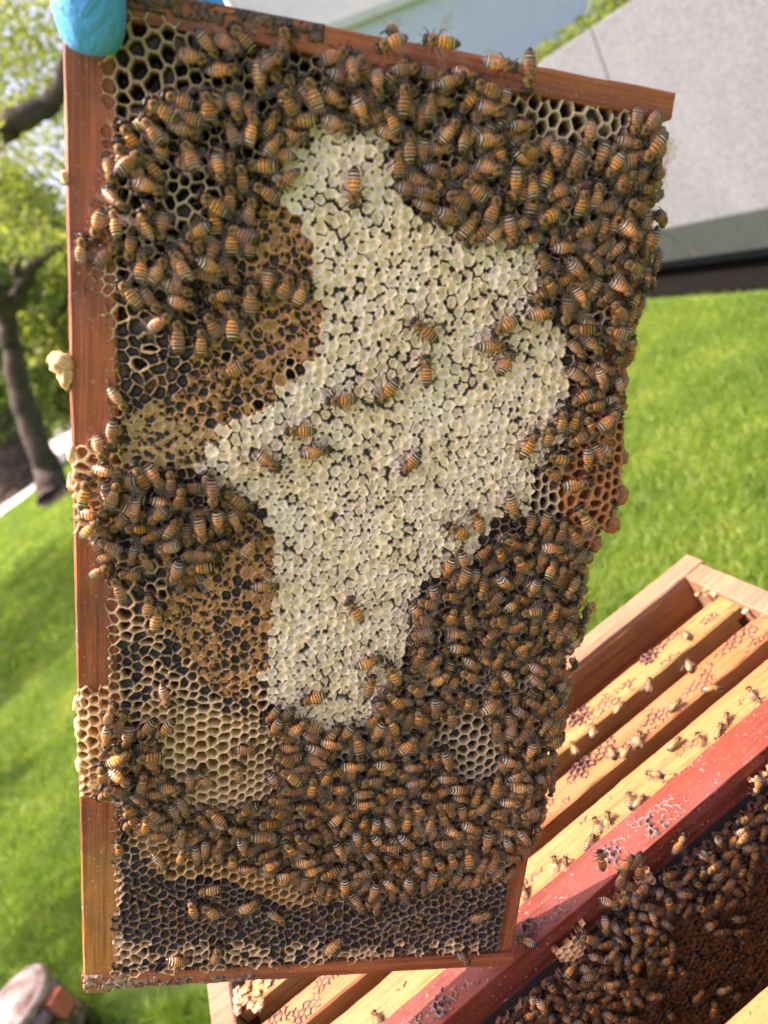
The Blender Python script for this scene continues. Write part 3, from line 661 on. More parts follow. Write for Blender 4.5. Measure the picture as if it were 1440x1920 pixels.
ex, ey, ez = np.eye(3)
def bar(name, o, l, w, sz, mt, seed, amp=.00035, nl=90): return worn_beam(name, o, (l, w, np.cross(l, w)), sz, mt, held, amp, seed, nl)
D = .028
seg_top = .106                                   # the left bar: amber below, red stained above
b = worn_beam('top_bar', (0, 0.006, -D), (ey, ex, ez), (FRH-.013, .0182, D), M_sidebar, held, .0005, 1, 160)
b = worn_beam('bottom_bar', (FRW-.0108, .0085, -D+.002), (ey, ex, ez), (FRH-.018, .0108, D-.0030), M_redwood, held, .0003, 2, 120)
V_ = []; F_ = []
box_bm(V_, F_, (FRW-.0068, FRH/2, -.0004), (.0007, FRH/2-.012, .0004))
b = worn_beam('end_bar', (-.0006, FRH-.0105, -D), (ex, ey, ez), (FRW+.0028, .0100, D+.0012), M_redwood_x, held, .0004, 3, 110)
b = worn_beam('end_bar', (-.0006, -.0004, -D), (ex, ey, ez), (FRW+.0008, .0092, D+.0012), M_redwood_x, held, .0005, 4, 110)
# propolis crust along both end bars
def crust(name, u0, u1, v0, v1, hmax, seed, col, col2, parent=held, thr=.42, step=.45, z0=1.2, sc=3.):
    U, V = np.meshgrid(np.arange(u0, u1, step), np.arange(v0, v1, step))
    n = NZ[seed % 8].fbm(U/sc+seed, V/(sc*.6), n=4); n2 = NZ[(seed+1) % 8].fbm(U/1.2, V/1.2, n=2)
    ed = np.minimum.reduce([U-u0, u1-U, V-v0, v1-V])
    H = z0-1.2+np.clip((n-thr)*6, -1.2, 1)*hmax*np.clip(ed/1.2, 0, 1)+(n2-.5)*.7-.6*(ed < .5)
    t = np.clip((n2-.3)*2.5, 0, 1)[..., None]
    c = col*(1-t)+col2*t
    me = sheet_mesh(name, U, V, H, c, np.full(U.shape, .6), np.ones((U.shape[0]-1, U.shape[1]-1), bool), M_wax)
    return obj(name, me, parent)
crust('propolis', 17, 92, FRH*1000-7.5, FRH*1000+.2, 1.5, 11, C(.045, .026, .018), C(.20, .10, .045), z0=1.9, thr=.34)
crust('propolis', -.3, 88, -.6, 5.5, 1.6, 12, C(.09, .05, .035), C(.34, .22, .14), z0=1.8, thr=.36)
crust('propolis', -.6, 22, -.8, 9.5, 1.7, 13, C(.20, .11, .07), C(.62, .45, .30), z0=1.5, thr=.38)
# lug at the lower left corner
V_ = []; F_ = []; box_bm(V_, F_, (.0068, -.0035, -.012), (.0062, .0042, .009))
o = obj('lug', np_mesh('lug', V_, F_, [M_amberwood], smooth=False), held); bevel(o, .0012)
# pale burr lumps clinging to the outer edges
def lump(name, c, r, seed, col, parent, n=3, amp=.55, mt=None):
    import bmesh
    bm = bmesh.new(); bmesh.ops.create_icosphere(bm, subdivisions=n, radius=1)
    for v in bm.verts:
        q = v.co; k = 1+amp*2*(float(NZ[seed % 8].fbm(np.array(q.x*2.6+seed), np.array(q.y*2.6), np.array(q.z*2.6+3), n=4))-.5)
        v.co = Vector((q.x*r[0]*k+c[0], q.y*r[1]*k+c[1], q.z*r[2]*k+c[2]))
    me = bpy.data.meshes.new(name); bm.to_mesh(me); bm.free(); me.materials.append(mt or M_wax)
    at = me.attributes.new('wax', 'FLOAT_COLOR', 'POINT')
    nn = len(me.vertices); cc = np.tile(np.append(col, .45), (nn, 1)); cc[:, :3] *= (.75+.5*rng.random((nn, 1)))
    at.data.foreach_set('color', cc.astype(np.float32).ravel()); me.polygons.foreach_set('use_smooth', [True]*len(me.polygons))
    return obj(name, me, parent)
for (x, y, r, s) in ((116, 680, (5.0, 4.0, 4), 1), (122, 706, (3.0, 5.0, 3), 5), (108, 690, (3, 2.6, 3), 8), (121, 333, (1.6, 2.4, 2), 4), (136, 850, (2.4, 4.5, 3), 2), (134, 905, (2, 4, 3), 3),
                     (150, 1320, (3, 5, 4), 6), (150, 1365, (2.4, 6, 4), 7), (155, 1430, (3, 6, 4), 9), (178, 1468, (5, 3, 4), 10)):
    u, v = px_uv(x, y); lump('burr_wax', (u, v, -.001), np.array(r)/1000, s, C(.78, .46, .22), held)
for (x, y, r, s) in ((1168, 700, (2.6, 3, 3), 1), (1166, 762, (3.4, 2.6, 3), 2), (1168, 860, (3, 4.0, 4), 3), (1166, 930, (3.4, 5, 4), 5), (1150, 985, (4, 4.4, 4), 6), (1118, 1022, (3.4, 4, 4), 7)):
    u, v = px_uv(x, y); lump('burr_wax', (u, v, -.002), np.array(r)/1000, s, C(.42, .15, .05), held)
for ch in held.children: ch.data.transform(RACK)
#@@ HIVE
# ------------------------------------------------------------------ the open hive box (level, below the held frame)
HD = .400; HZ = CAM_H-HD; k_ = HD/.47
HA = (on_z(1076, 1208, HZ)-on_z(1287, 1039, HZ)); hs = -HA[:2]/np.linalg.norm(HA[:2]); hn = np.array([hs[1], -hs[0]])
if hn[1] > 0: hn = -hn                           # towards the camera
S3 = np.array([hs[0], hs[1], 0]); N3 = np.array([hn[0], hn[1], 0])
HO = on_z(1287, 1039, HZ)                        # far right corner of the rim
def hv(s, n, z=0): return HO+S3*s+N3*n+np.array([0, 0, z])
def h_sn(x, y, z=HZ): P = on_z(x, y, z)-HO; return P@S3, P@N3
LEN = .512; WT = .021; DEEP = .23
print('hive', h_sn(393, 1851), h_sn(1440, 1090), h_sn(1041, 1349), h_sn(1193, 1610), h_sn(1336, 1912))
M_boxwood = wood('weathered_box_pine', (.36, .20, .115), (.27, .135, .07), (.12, .055, .03), S3, rough=.6, stain=(.24, .12, .075), stain_amt=.55, stain_scale=30, speck=(.20, .08, .05))
M_inner = wood('stained_inner_wall', (.40, .16, .055), (.30, .11, .035), (.16, .06, .02), S3, rough=.6, stain=(.16, .06, .03), stain_amt=.5, speck=(.16, .06, .03))
M_yel = wood('yellow_propolised_pine', (.37, .215, .075), (.30, .155, .048), (.17, .07, .022), S3, rough=.5, stain=(.48, .20, .06), stain_amt=.6, stain_scale=40, speck=(.26, .09, .04))
M_orange = wood('orange_propolised_pine', (.38, .175, .055), (.30, .12, .036), (.18, .065, .02), S3, rough=.5, stain=(.42, .15, .06), stain_amt=.6, stain_scale=40, speck=(.24, .08, .04))
M_redbar = wood('red_stained_wood', (.24, .044, .018), (.165, .028, .012), (.08, .014, .008), S3, rough=.42, stain=(.24, .07, .06), stain_amt=.4, stain_scale=30, speck=(.55, .40, .36))
M_redside = wood('red_stained_side', (.22, .045, .022), (.14, .028, .016), (.06, .014, .01), S3, rough=.4, speck=(.6, .45, .36))
M_bottom, _, _ = mat('dark_floor', (.03, .02, .015), .9)
Z3 = np.array([0, 0, 1.])
hive = empty('hive_box', tuple(HO-np.array([0, 0, HZ])), label='open wooden hive box full of frames standing on the lawn', category='beehive')
hb0 = HO-np.array([0, 0, HZ])
def hb_beam(name, s, n, z, size, ax, mt, amp=.0006, seed=0, parent=None, nl=60):
    o0 = hv(s, n, z)-(hb0 if parent is hive else 0)
    return worn_beam(name, o0, ax, size, mt, parent, amp, seed, nl)
W_BOX = .40
hb_beam('wall', -LEN, 0, -DEEP, (LEN, WT, DEEP), (S3, N3, Z3), M_boxwood, .0006, 1, hive, 120)
hb_beam('wall', -LEN, W_BOX, -DEEP, (LEN, WT, DEEP), (S3, N3, Z3), M_boxwood, .0006, 2, hive, 120)
hb_beam('wall', -.0205, WT, -DEEP, (W_BOX-WT, .019, DEEP-.0015), (N3, S3, Z3), M_boxwood, .0006, 3, hive, 100)
hb_beam('wall', -LEN+.001, WT, -DEEP, (W_BOX-WT, .019, DEEP-.0015), (N3, S3, Z3), M_boxwood, .0006, 4, hive, 100)
hb_beam('inner_lining', -LEN+.021, WT-.0002, -DEEP+.01, (LEN-.043, .0012, DEEP-.016), (S3, N3, Z3), M_inner, .0004, 5, hive, 60)
hb_beam('floor', -LEN, 0, -DEEP-.015, (LEN, W_BOX+WT, .0148), (S3, N3, Z3), M_bottom, .0002, 6, hive, 10)
hb_beam('lower_box', -LEN, 0, .12-HZ, (LEN, W_BOX+WT, HZ-DEEP-.0155-.12), (S3, N3, Z3), M_boxwood, .0005, 7, hive, 60)
for q in (0, 1): hb_beam('stand_block', -LEN+.03, .04+q*.28, -HZ-.03, (LEN-.06, .09, .1495), (S3, N3, Z3), M_boxwood, .0006, 8+q, hive, 20)

def hex_ridges(name, s0, s1, n0, n1, z, seed, col, amt, hgt=.9, step=.5, cellk=1.0, parent=None, base=None, blobs=()):
    """Broken comb and propolis ridges standing on a bar; everything else of the sheet lies inside the wood."""
    U, V = np.meshgrid(np.arange(s0, s1, step), np.arange(n0, n1, step))
    uu = (U+(NZ[1](U/4., V/4.)-.5)*2.2)/cellk; vv = (V+(NZ[2](U/4., V/4.)-.5)*2.2)/cellk
    i0 = np.rint(uu/PW).astype(int); d1 = np.full(U.shape, 9e9); d2 = d1.copy(); r = np.random.default_rng(seed); J = r.normal(0, .45, (400, 200, 2))
    for di in (-1, 0, 1):
        ii = i0+di; off = np.where(ii % 2 == 1, PH/2, 0); j0 = np.rint((vv-off)/PH).astype(int)
        for dj in (-1, 0, 1):
            jj = j0+dj; d = np.hypot(ii*PW+J[ii % 400, jj % 200, 0]-uu, jj*PH+off+J[ii % 400, jj % 200, 1]-vv)
            d2 = np.where(d < d1, d1, np.minimum(d2, d)); d1 = np.minimum(d, d1)
    e = (d2-d1)/2*cellk
    pres = NZ[seed % 8].fbm(U/22.+seed, V/9., n=2); b = 0
    for (bs, bn, br) in blobs: b = np.maximum(b, np.exp(-(((U-bs)/br)**2+((V-bn)/br)**2)))
    k = np.clip((pres-(1-amt)+b*.5)*7, 0, 1)
    wall = np.clip(1.25-e/(.35+.35*NZ[3](U/2., V/2.)), 0, 1)*k*(NZ[4](U/4.2, V/4.2) > .22)
    H = -1.5+np.clip(wall*2.2, 0, 1)*(1.5+hgt*(.5+.8*NZ[5](U/2., V/2.)))+b*k*2.5*(wall > .1)
    H = np.where((U < s0+1) | (U > s1-1.5) | (V < n0+.6) | (V > n1-1.1), -1.5, H)
    t = NZ[6].fbm(U/1.5, V/1.5, n=2)[..., None]; c = col*(.6+.9*t)
    m_ = wall > .02; fm = m_[:-1, :-1] | m_[1:, :-1] | m_[:-1, 1:] | m_[1:, 1:]
    if not fm.any(): return
    P_ = sheet_mesh(name, U, V, H, c, np.full(U.shape, .5), fm, M_wax)
    # flip so the ridges face up (n axis points to the camera: s x n is down)
    P_.flip_normals()
    o = hv(0, 0, 0)+Z3*z
    M4 = Matrix(((S3[0], N3[0], 0, o[0]), (S3[1], N3[1], 0, o[1]), (0, 0, 1, o[2]), (0, 0, 0, 1)))
    P_.transform(M4 if parent is None else (parent.matrix_world.inverted() @ M4))
    ob = obj(name, P_, parent, kind='stuff'); return ob
C_PUR = C(.20, .085, .07); C_ORG = C(.50, .22, .09); C_GREY = C(.30, .24, .22)
ZB = -.006
bars = [  # name data: n0, width, top z, height, material, label, ridge colour, ridge amount
 (.058, .0245, ZB, M_yel, 'yellow wooden hive frame in the slot next to the far box wall', C_PUR*.6, .42, 1),
 (.101, .0245, ZB, M_orange, 'orange wooden hive frame streaked with dark branching propolis', C_PUR*.5, .55, 2),
 (.1385, .0285, ZB, M_yel, 'yellow wooden hive frame lying between the streaked orange and the red one', C_PUR*.9, .36, 4)]
FRONT = []
def hive_frame(n0, w, zt, mt, lb, side=None, hgt=.019, comb=True):
    f = empty('framed_comb', tuple(hv(-LEN/2, n0+w/2, zt)), label=lb, category='hive frame', group='frames standing in the hive box')
    f0 = hv(-LEN/2, n0+w/2, zt)
    bpy.context.view_layer.update()
    worn_beam('top_bar', hv(-LEN+.030, n0, zt-hgt)-f0, (S3, N3, Z3), (LEN-.058, w, hgt), mt, f, .0006, int(n0*1e4) % 97, 140)
    for s in (-LEN+.0215, -.0283):
        o = worn_beam('lug', hv(s+.0002, n0+.001, zt-.011)-f0, (S3, N3, Z3), (.0075, w-.002, .0095), mt, f, .0004, 3, 4)
    for s in (-LEN+.034, -.042): worn_beam('end_bar', hv(s, n0+.0005, zt-.205)-f0, (Z3, N3, -S3), (.1855, w-.001, .008), mt, f, .0003, 5, 10)
    if comb:
        V_ = []; F_ = []; box_bm(V_, F_, hv(-LEN/2, n0+w/2, zt-.108)-f0, (LEN/2-.046, w/2-.001, .085), (S3, N3, Z3))
        obj('comb', np_mesh('comb', V_, F_, [M_wax], cattr={'wax': np.tile(C(.14, .07, .03, .6), (len(V_), 1))}, smooth=False), f)
    return f
FR = [hive_frame(n0, w, z, mt, lb) for (n0, w, z, mt, lb, _, _, _) in bars]
bpy.context.view_layer.update()
for f, (n0, w, z, mt, lb, c, amt, sd_) in zip(FR, bars):
    bl = []
    for (bx, by) in ((1080, 1345), (1190, 1330), (1160, 1350), (1110, 1400), (1090, 1435), (1340, 1105), (1210, 1235)):
        s, n = h_sn(bx, by, HZ+z)
        if n0 < n < n0+w: bl.append((s*1000, n*1000, 9))
    o = hex_ridges('propolis_ridges', -LEN*1000+32, -30, n0*1000+.8, (n0+w)*1000-.8, z, sd_, c, amt, parent=f, blobs=bl)
    crust_ = None
# wax and propolis clumps at the frame lugs
for i, (x, y, r) in enumerate(((1340, 1100, 9), (1365, 1092, 8), (1322, 1108, 5), (1410, 1125, 9), (1432, 1150, 9), (1395, 1140, 7), (430, 1880, 10), (455, 1868, 9), (475, 1890, 8), (445, 1905, 9), (500, 1850, 8))):
    P = on_z(x, y, HZ-.006); j = 0 if y < 1112 or x < 440 else 1
    if (P-HO)@S3 > -.012 or (P-HO)@S3 < -LEN+.006: continue
    for q in range(3):
        d = rng.normal(0, .004, 3); d[2] = abs(d[2])*.25
        lump('propolis_clump', P+d-np.array(FR[j].matrix_world.translation), np.array([r*.6, r*.5, 2.0])/1000*rng.uniform(.5, 1.0), i*3+q, C(.46, .22, .10) if q else C(.55, .36, .20), FR[j], 3, 1.1)

# the red frame, its comb side in view
RN0, RW_ = .170, .0285
sr, nr_ = h_sn(1193, 1610); RN1 = nr_; RN0 = RN1-.0275
red = empty('framed_comb', tuple(hv(-LEN/2, RN0, ZB)), label='dark red hive frame whose sealed brown comb side is covered with bees', category='hive frame', group='frames standing in the hive box')
r0 = hv(-LEN/2, RN0, ZB)
ZR = .0005; RH = .0215
worn_beam('top_bar', hv(-LEN+.030, RN0, ZR-.0085)-r0, (S3, N3, Z3), (LEN-.058, .0275, .0085), M_redbar, red, .0004, 31, 160)
worn_beam('top_bar_side', hv(-LEN+.031, RN0+.0005, ZR-RH)-r0, (S3, N3, Z3), (LEN-.060, .0262, RH-.0087), M_redside, red, .0004, 32, 160)
for s in (-LEN+.0215, -.0283): worn_beam('lug', hv(s+.0002, RN0+.001, ZR-.011)-r0, (S3, N3, Z3), (.0075, .0255, .0095), M_redbar, red, .0004, 3, 4)
for s in (-LEN+.034, -.042): worn_beam('end_bar', hv(s, RN0+.0005, ZR-.205)-r0, (Z3, N3, -S3), (.183, .026, .008), M_redside, red, .0003, 5, 10)
bpy.context.view_layer.update()
o = hex_ridges('propolis_ridges', -LEN*1000+32, -30, RN0*1000+1, RN1*1000-1, ZR, 5, C(.22, .13, .12), .34, hgt=.8, parent=red, blobs=[(h_sn(x, y)[0]*1000, h_sn(x, y)[1]*1000, 6) for x, y in ((1225, 1545), (1145, 1605), (990, 1740), (830, 1890), (1235, 1560))])
# its comb: u along the bar (to the right), v downwards
CN = RN1+.0015; CT = HZ+ZR-RH                    # comb plane and its top
def cm_px(u, v, h=0):                            # mm on that comb -> picture
    P = np.multiply.outer(u/1000, S3)+np.multiply.outer(-v/1000, Z3)+hv(0, CN)*[1, 1, 0]+np.array([0, 0, CT])+np.multiply.outer(np.zeros_like(u)+h/1000, N3)-CAMPOS
    c = P@RW; return 720+FPX*c[..., 0]/-c[..., 2], 960-FPX*c[..., 1]/-c[..., 2]
def cm_uv(x, y):
    o = hv(0, CN); o[2] = CT; d = ray(x, y); t = ((o-CAMPOS)@N3)/(d@N3); P = CAMPOS+d*t-o; return P@S3*1000, -P[2]*1000
BURR2 = [(1160, 1590), (1200, 1600), (1220, 1650), (1190, 1690), (1130, 1680), (1125, 1640)]
BURR3 = [(1030, 1745), (1090, 1700), (1095, 1750), (1080, 1800), (1040, 1790)]
BURR4 = [(1390, 1400), (1445, 1380), (1445, 1460), (1400, 1465)]
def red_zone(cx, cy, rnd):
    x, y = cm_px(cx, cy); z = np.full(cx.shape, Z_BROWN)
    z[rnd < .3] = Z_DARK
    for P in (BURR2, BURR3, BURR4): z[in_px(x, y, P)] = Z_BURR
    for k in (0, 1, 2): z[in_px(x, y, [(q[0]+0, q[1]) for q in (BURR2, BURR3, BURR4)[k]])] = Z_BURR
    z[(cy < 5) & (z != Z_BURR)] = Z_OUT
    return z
uL, _ = cm_uv(760, 2000); uR, _ = cm_uv(1500, 1420)
OFF = 2000
def rz_(cx, cy, rnd): return red_zone(cx-520, cy, rnd)
U2, V2, H2, COL2, G2_, ID2, ZC2, _ = comb_field(40, 470, -14, 150, .62, rz_, seed=9)
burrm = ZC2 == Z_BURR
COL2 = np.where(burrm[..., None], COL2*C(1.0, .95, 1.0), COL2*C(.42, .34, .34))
U2w = U2-520
px2, py2 = cm_px(U2w, V2)
for P in (BURR2, BURR3, BURR4):
    c = np.mean(P, 0); H2 += 3.5*np.exp(-(((px2-c[0])/38)**2+((py2-c[1])/42)**2))
H2 = np.where(V2 < 0, np.where(burrm, H2, -12), H2)
fm2 = np.ones((U2.shape[0]-1, U2.shape[1]-1), bool); fm2[V2[:-1, :-1] < -12.5] = False; fm2 &= ~((V2[:-1, :-1] < -1) & ~burrm[:-1, :-1])
def place_red(me):
    o = hv(0, CN); o[2] = CT
    me.transform(Matrix(((S3[0], -Z3[0], N3[0], o[0]-r0[0]), (S3[1], -Z3[1], N3[1], o[1]-r0[1]), (S3[2], -Z3[2], N3[2], o[2]-r0[2]), (0, 0, 0, 1)))); return me
b2 = burrm[:-1, :-1] & fm2
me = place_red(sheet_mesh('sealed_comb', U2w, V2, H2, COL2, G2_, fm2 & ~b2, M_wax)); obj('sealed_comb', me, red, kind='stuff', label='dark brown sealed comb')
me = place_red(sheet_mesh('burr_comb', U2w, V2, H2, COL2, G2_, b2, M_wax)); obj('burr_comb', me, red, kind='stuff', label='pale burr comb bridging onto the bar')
V_ = []; F_ = []; box_bm(V_, F_, hv(-.265, RN0+.0145)*[1, 1, 0]+np.array([0, 0, CT-.083])-r0, (.212, .0125, .0825), (S3, N3, Z3))
obj('comb_core', np_mesh('comb_core', V_, F_, [M_wax], cattr={'wax': np.tile(C(.02, .012, .01, .7), (len(V_), 1))}, smooth=False), red)
# the nearest frame, only its corner in view
sl, nl_ = h_sn(1336, 1912)
f = hive_frame(nl_+.001, .026, ZB, M_yel, 'yellow wooden hive frame across the gap from the bee covered red one')
bpy.context.view_layer.update()
hex_ridges('propolis_ridges', -LEN*1000+32, -30, (nl_+.001)*1000+.8, (nl_+.027)*1000-.8, ZB, 6, C_ORG, .6, parent=f)
# ------------------------------------------------------------------ honey bees
def bee_mat(name, amber, dark, hair):
    m, nt, p = mat(name, amber, .30, .55)
    a = node(nt, 'ShaderNodeAttribute', attribute_name='s')
    st = []
    am2 = tuple(c*.75 for c in amber)
    ed = (0, .17, .33, .49, .64, .80, 1.0)
    for k in range(3):
        st += [(ed[k]+.004, am2), (ed[k]+.045, amber), (ed[k+1]-.05, amber), (ed[k+1]-.028, dark), (ed[k+1]-.004, dark)]
    for k in (3, 4):
        st += [(ed[k]+.004, hair), (ed[k]+.055, hair), (ed[k]+.075, dark), (ed[k+1]-.004, dark)]
    st += [(.805, tuple(c*.8 for c in hair)), (.84, dark), (1.0, tuple(c*.6 for c in dark))]
    r = ramp(nt, st[:31], a.outputs['Fac'])
    oi = node(nt, 'ShaderNodeObjectInfo'); ta = node(nt, 'ShaderNodeAttribute', attribute_name='tone')
    ad = node(nt, 'ShaderNodeMath', operation='ADD'); nt.links.new(oi.outputs['Random'], ad.inputs[0]); nt.links.new(ta.outputs['Fac'], ad.inputs[1])
    fr = node(nt, 'ShaderNodeMath', operation='FRACT'); nt.links.new(ad.outputs[0], fr.inputs[0])
    vr = ramp(nt, [(0, (.62, .58, .6)), (.5, (1, 1, 1)), (1, (1.25, 1.2, 1.05))], fr.outputs[0])
    tc = node(nt, 'ShaderNodeTexCoord'); n = node(nt, 'ShaderNodeTexNoise', Scale=1500., Detail=3.0); nt.links.new(tc.outputs['Object'], n.inputs[0])
    nr = ramp(nt, [(.35, (.72, .7, .68)), (.6, (1.12, 1.12, 1.12))], n.outputs[0])
    c = mixc(nt, 1.0, mixc(nt, 1.0, r.outputs[0], vr.outputs[0], 'MULTIPLY'), nr.outputs[0], 'MULTIPLY')
    nt.links.new(c, p.inputs['Base Color']); p.inputs['Sheen Weight'].default_value = .06; p.inputs['Sheen Tint'].default_value = (*hair, 1)
    bumpn(nt, p, n.outputs[0], .3, .0002); return m
AB = {'amber': bee_mat('amber_abdomen', (.78, .32, .065), (.028, .014, .008), (.62, .47, .28)),
      'dark': bee_mat('dark_abdomen', (.48, .19, .048), (.016, .009, .007), (.44, .34, .20)),
      'pale': bee_mat('pale_abdomen', (.62, .31, .11), (.08, .036, .018), (.62, .47, .28))}
def fuzz_mat(name, c1, c2):
    m, nt, p = mat(name, c1, .75, .15); a = node(nt, 'ShaderNodeAttribute', attribute_name='s')
    tc = node(nt, 'ShaderNodeTexCoord'); n = node(nt, 'ShaderNodeTexNoise', Scale=1800., Detail=4.0); nt.links.new(tc.outputs['Object'], n.inputs[0])
    ad = node(nt, 'ShaderNodeMath', operation='MULTIPLY_ADD'); nt.links.new(n.outputs[0], ad.inputs[0]); ad.inputs[1].default_value = .5; nt.links.new(a.outputs['Fac'], ad.inputs[2])
    nt.links.new(ramp(nt, [(.3, c2), (.85, c1)], ad.outputs[0]).outputs[0], p.inputs['Base Color']); p.inputs['Sheen Weight'].default_value = .15; p.inputs['Sheen Tint'].default_value = (*c1, 1)
    bumpn(nt, p, n.outputs[0], .8, .0004); return m
M_fuzz = fuzz_mat('thorax_fuzz', (.38, .22, .085), (.035, .022, .014))
M_head, nt, p = mat('bee_head', (.03, .02, .014), .5, .5)
M_leg, nt, p = mat('bee_leg', (.055, .026, .012), .45, .5)
M_wing, nt, p = mat('bee_wing', (.46, .34, .25), .3, .8)
a = node(nt, 'ShaderNodeAttribute', attribute_name='s'); wv = node(nt, 'ShaderNodeTexWave', Scale=420., Distortion=5.0, Detail=1.0); tc = node(nt, 'ShaderNodeTexCoord'); nt.links.new(tc.outputs['Object'], wv.inputs[0])
vn = ramp(nt, [(.0, (.30, .30, .30)), (.13, (.075, .075, .075))], wv.outputs[1])
tr = node(nt, 'ShaderNodeBsdfTransparent'); tr.inputs[0].default_value = (.93, .88, .82, 1); ms = node(nt, 'ShaderNodeMixShader'); out = nt.nodes['Material Output']
nt.links.new(vn.outputs[0], ms.inputs[0]); nt.links.new(tr.outputs[0], ms.inputs[1]); nt.links.new(p.outputs[0], ms.inputs[2]); nt.links.new(ms.outputs[0], out.inputs[0])

def revolve(ys, rx, rz, zc, n, s):
    V = []; F = []; A = []
    for y, a, b, z, q in zip(ys, rx, rz, zc, s):
        for k in range(n): t = 2*math.pi*k/n; V.append((a*math.cos(t), y, z+b*math.sin(t))); A.append(q)
    m = len(ys)
    for i in range(m-1):
        for k in range(n): F.append((i*n+k, i*n+(k+1) % n, (i+1)*n+(k+1) % n, (i+1)*n+k))
    F.append(tuple(range(n))[::-1]); F.append(tuple((m-1)*n+k for k in range(n)))
    return V, F, A
ED = [0, .17, .33, .49, .64, .80, 1.0]
def abdomen(n, fine, bend=.9, length=8.2, fat=1.0):
    ss = []
    for k in range(6): ss += [ED[k]+.001, ED[k]+.35*(ED[k+1]-ED[k]), ED[k+1]-.003] if fine else [ED[k]+.001, ED[k+1]-.003]
    ys = []; rr = []; zc = []
    for s in ss:
        r = 2.3*fat*(max(1-((s-.36)/.66)**2, 0.02)**.62 if s > .36 else (.60+.40*math.sin(math.pi/2*s/.36)))
        k = [i for i in range(6) if ED[i] <= s][-1]; f = (s-ED[k])/(ED[k+1]-ED[k]); r *= .955+.085*f
        ys.append(.35-length*s); rr.append(r); zc.append(.1-bend*s*s)
    V, F, A = revolve(ys, rr, [r*.86 for r in rr], zc, n, ss)
    F = [f[::-1] for f in F]
    return V, F, A
def ell(c, r, n, m):
    ys = []; a = []; b = []; z = []; s = []
    for i in range(m+1):
        t = math.pi*(i+.12)/(m+.24); ys.append(c[1]-r[1]*math.cos(t)); q = math.sin(t); a.append(r[0]*q); b.append(r[2]*q); z.append(c[2]); s.append(.5)
    V, F, A = revolve(ys, a, b, z, n, s)
    V = [(x+c[0], y, z_) for x, y, z_ in V]; return V, F, A
def merge(parts):                                # [(V, F, A, material slot)]
    V = []; F = []; A = []; M = []
    for v, f, a, m_ in parts:
        b = len(V); V += v; F += [tuple(i+b for i in q) for q in f]; A += a; M += [m_]*len(f)
    return V, F, A, M
def thorax(n, m, hairs, r):
    V, F, A = ell((0, 1.9, .1), (2.1, 2.25, 1.8), n, m)
    A = [.12 if (z > 1.6 and abs(x) < .9 and 1.2 < y < 2.8) else .40+.22*math.sin(x*3+y*2) for x, y, z in V]
    for _ in range(hairs):
        t = r.uniform(0, 6.28); w = r.uniform(-1, 1); q = math.sqrt(1-w*w); d = np.array([q*math.cos(t), w, q*math.sin(t)])
        if d[2] < -.4: continue
        P = d*(2.0, 2.15, 1.8)+(0, 1.9, .1); tip = P+d*r.uniform(.35, .75)+np.array([r.uniform(-.2, .2), r.uniform(-.35, .1), 0]); sd_ = np.cross(d, (0.3, .9, .2)); sd_ = sd_/np.linalg.norm(sd_)*.11
        b = len(V); V += [tuple(P-sd_), tuple(P+sd_), tuple(tip)]; F.append((b, b+1, b+2)); A += [.6, .6, .95]
    return V, F, A
def head(n, m):
    h = ell((0, 4.75, -.35), (1.75, 1.0, 1.45), n, m); e1 = ell((1.35, 4.85, -.2), (.62, .72, 1.05), max(6, n-4), max(3, m-1)); e2 = ell((-1.35, 4.85, -.2), (.62, .72, 1.05), max(6, n-4), max(3, m-1))
    return merge([(*h, 0), (*e1, 1), (*e2, 1)])
def wing(side, spread, lift, r):
    out = [(0, 0), (.5, 1.6), (1.0, 4.2), (1.3, 6.6), (.9, 8.4), (-.1, 9.2), (-1.1, 8.6), (-1.7, 6.6), (-1.5, 4.6), (-.8, 2.2)]
    hind = [(-.5, .8), (-1.1, 3.2), (-1.8, 5.3), (-2.7, 6.0), (-3.2, 5.2), (-2.8, 3.4), (-1.6, 1.6)]
    V = []; F = []; A = []
    for o_, z0, cb in ((out, .06, .35), (hind, -.03, .25)):
        b = len(V); cx = sum(p[0] for p in o_)/len(o_); cy = sum(p[1] for p in o_)/len(o_); V.append((cx, cy, z0+cb)); A.append(.5)
        for x, y in o_: V.append((x, y, z0)); A.append(y/9)
        n = len(o_)
        for i in range(n): F.append((b, b+1+i, b+1+(i+1) % n))
    R = []
    ca, sa = math.cos(spread), math.sin(spread); cl_, sl_ = math.cos(lift), math.sin(lift)
    for x, y, z in V:                            # y: along the wing; put it pointing back (-Y) then swing outwards
        X, Yv = x, -y; Yv, Z = Yv*cl_, z+y*sl_
        X, Yv = X*ca-Yv*sa, X*sa+Yv*ca
        R.append((side*(X+1.35), Yv+1.6, Z+1.55))
    if side < 0: F = [f[::-1] for f in F]
    return R, F, A
def leg(side, which, r, sides=4):
    y0 = (3.2, 2.1, 1.0)[which]; dy = (1.9, -.2, -2.2)[which]; j = lambda s=.25: r.uniform(-s, s)
    P = [(side*.9, y0, -1.1), (side*(2.2+j()), y0+dy*.45+j(), -.35+j()), (side*(3.5+j(.4)), y0+dy*.95+j(.4), -1.3), (side*(4.1+j(.5)), y0+dy*1.45+j(.5), -2.25)]
    V = []; F = []; tube(V, F, P, [.34, .27, .26 if which == 2 else .17, .09], sides); return [tuple(v) for v in V], F, [.3]*len(V)
def antenna(side, r):
    V = []; F = []; tube(V, F, [(side*.5, 5.5, .2), (side*1.1, 6.4, .5), (side*1.5, 7.6, -.3+r.uniform(-.3, .3))], [.12, .1, .09], 4); return [tuple(v) for v in V], F, [.3]*len(V)
R0 = random.Random(5)
S = 1e-3
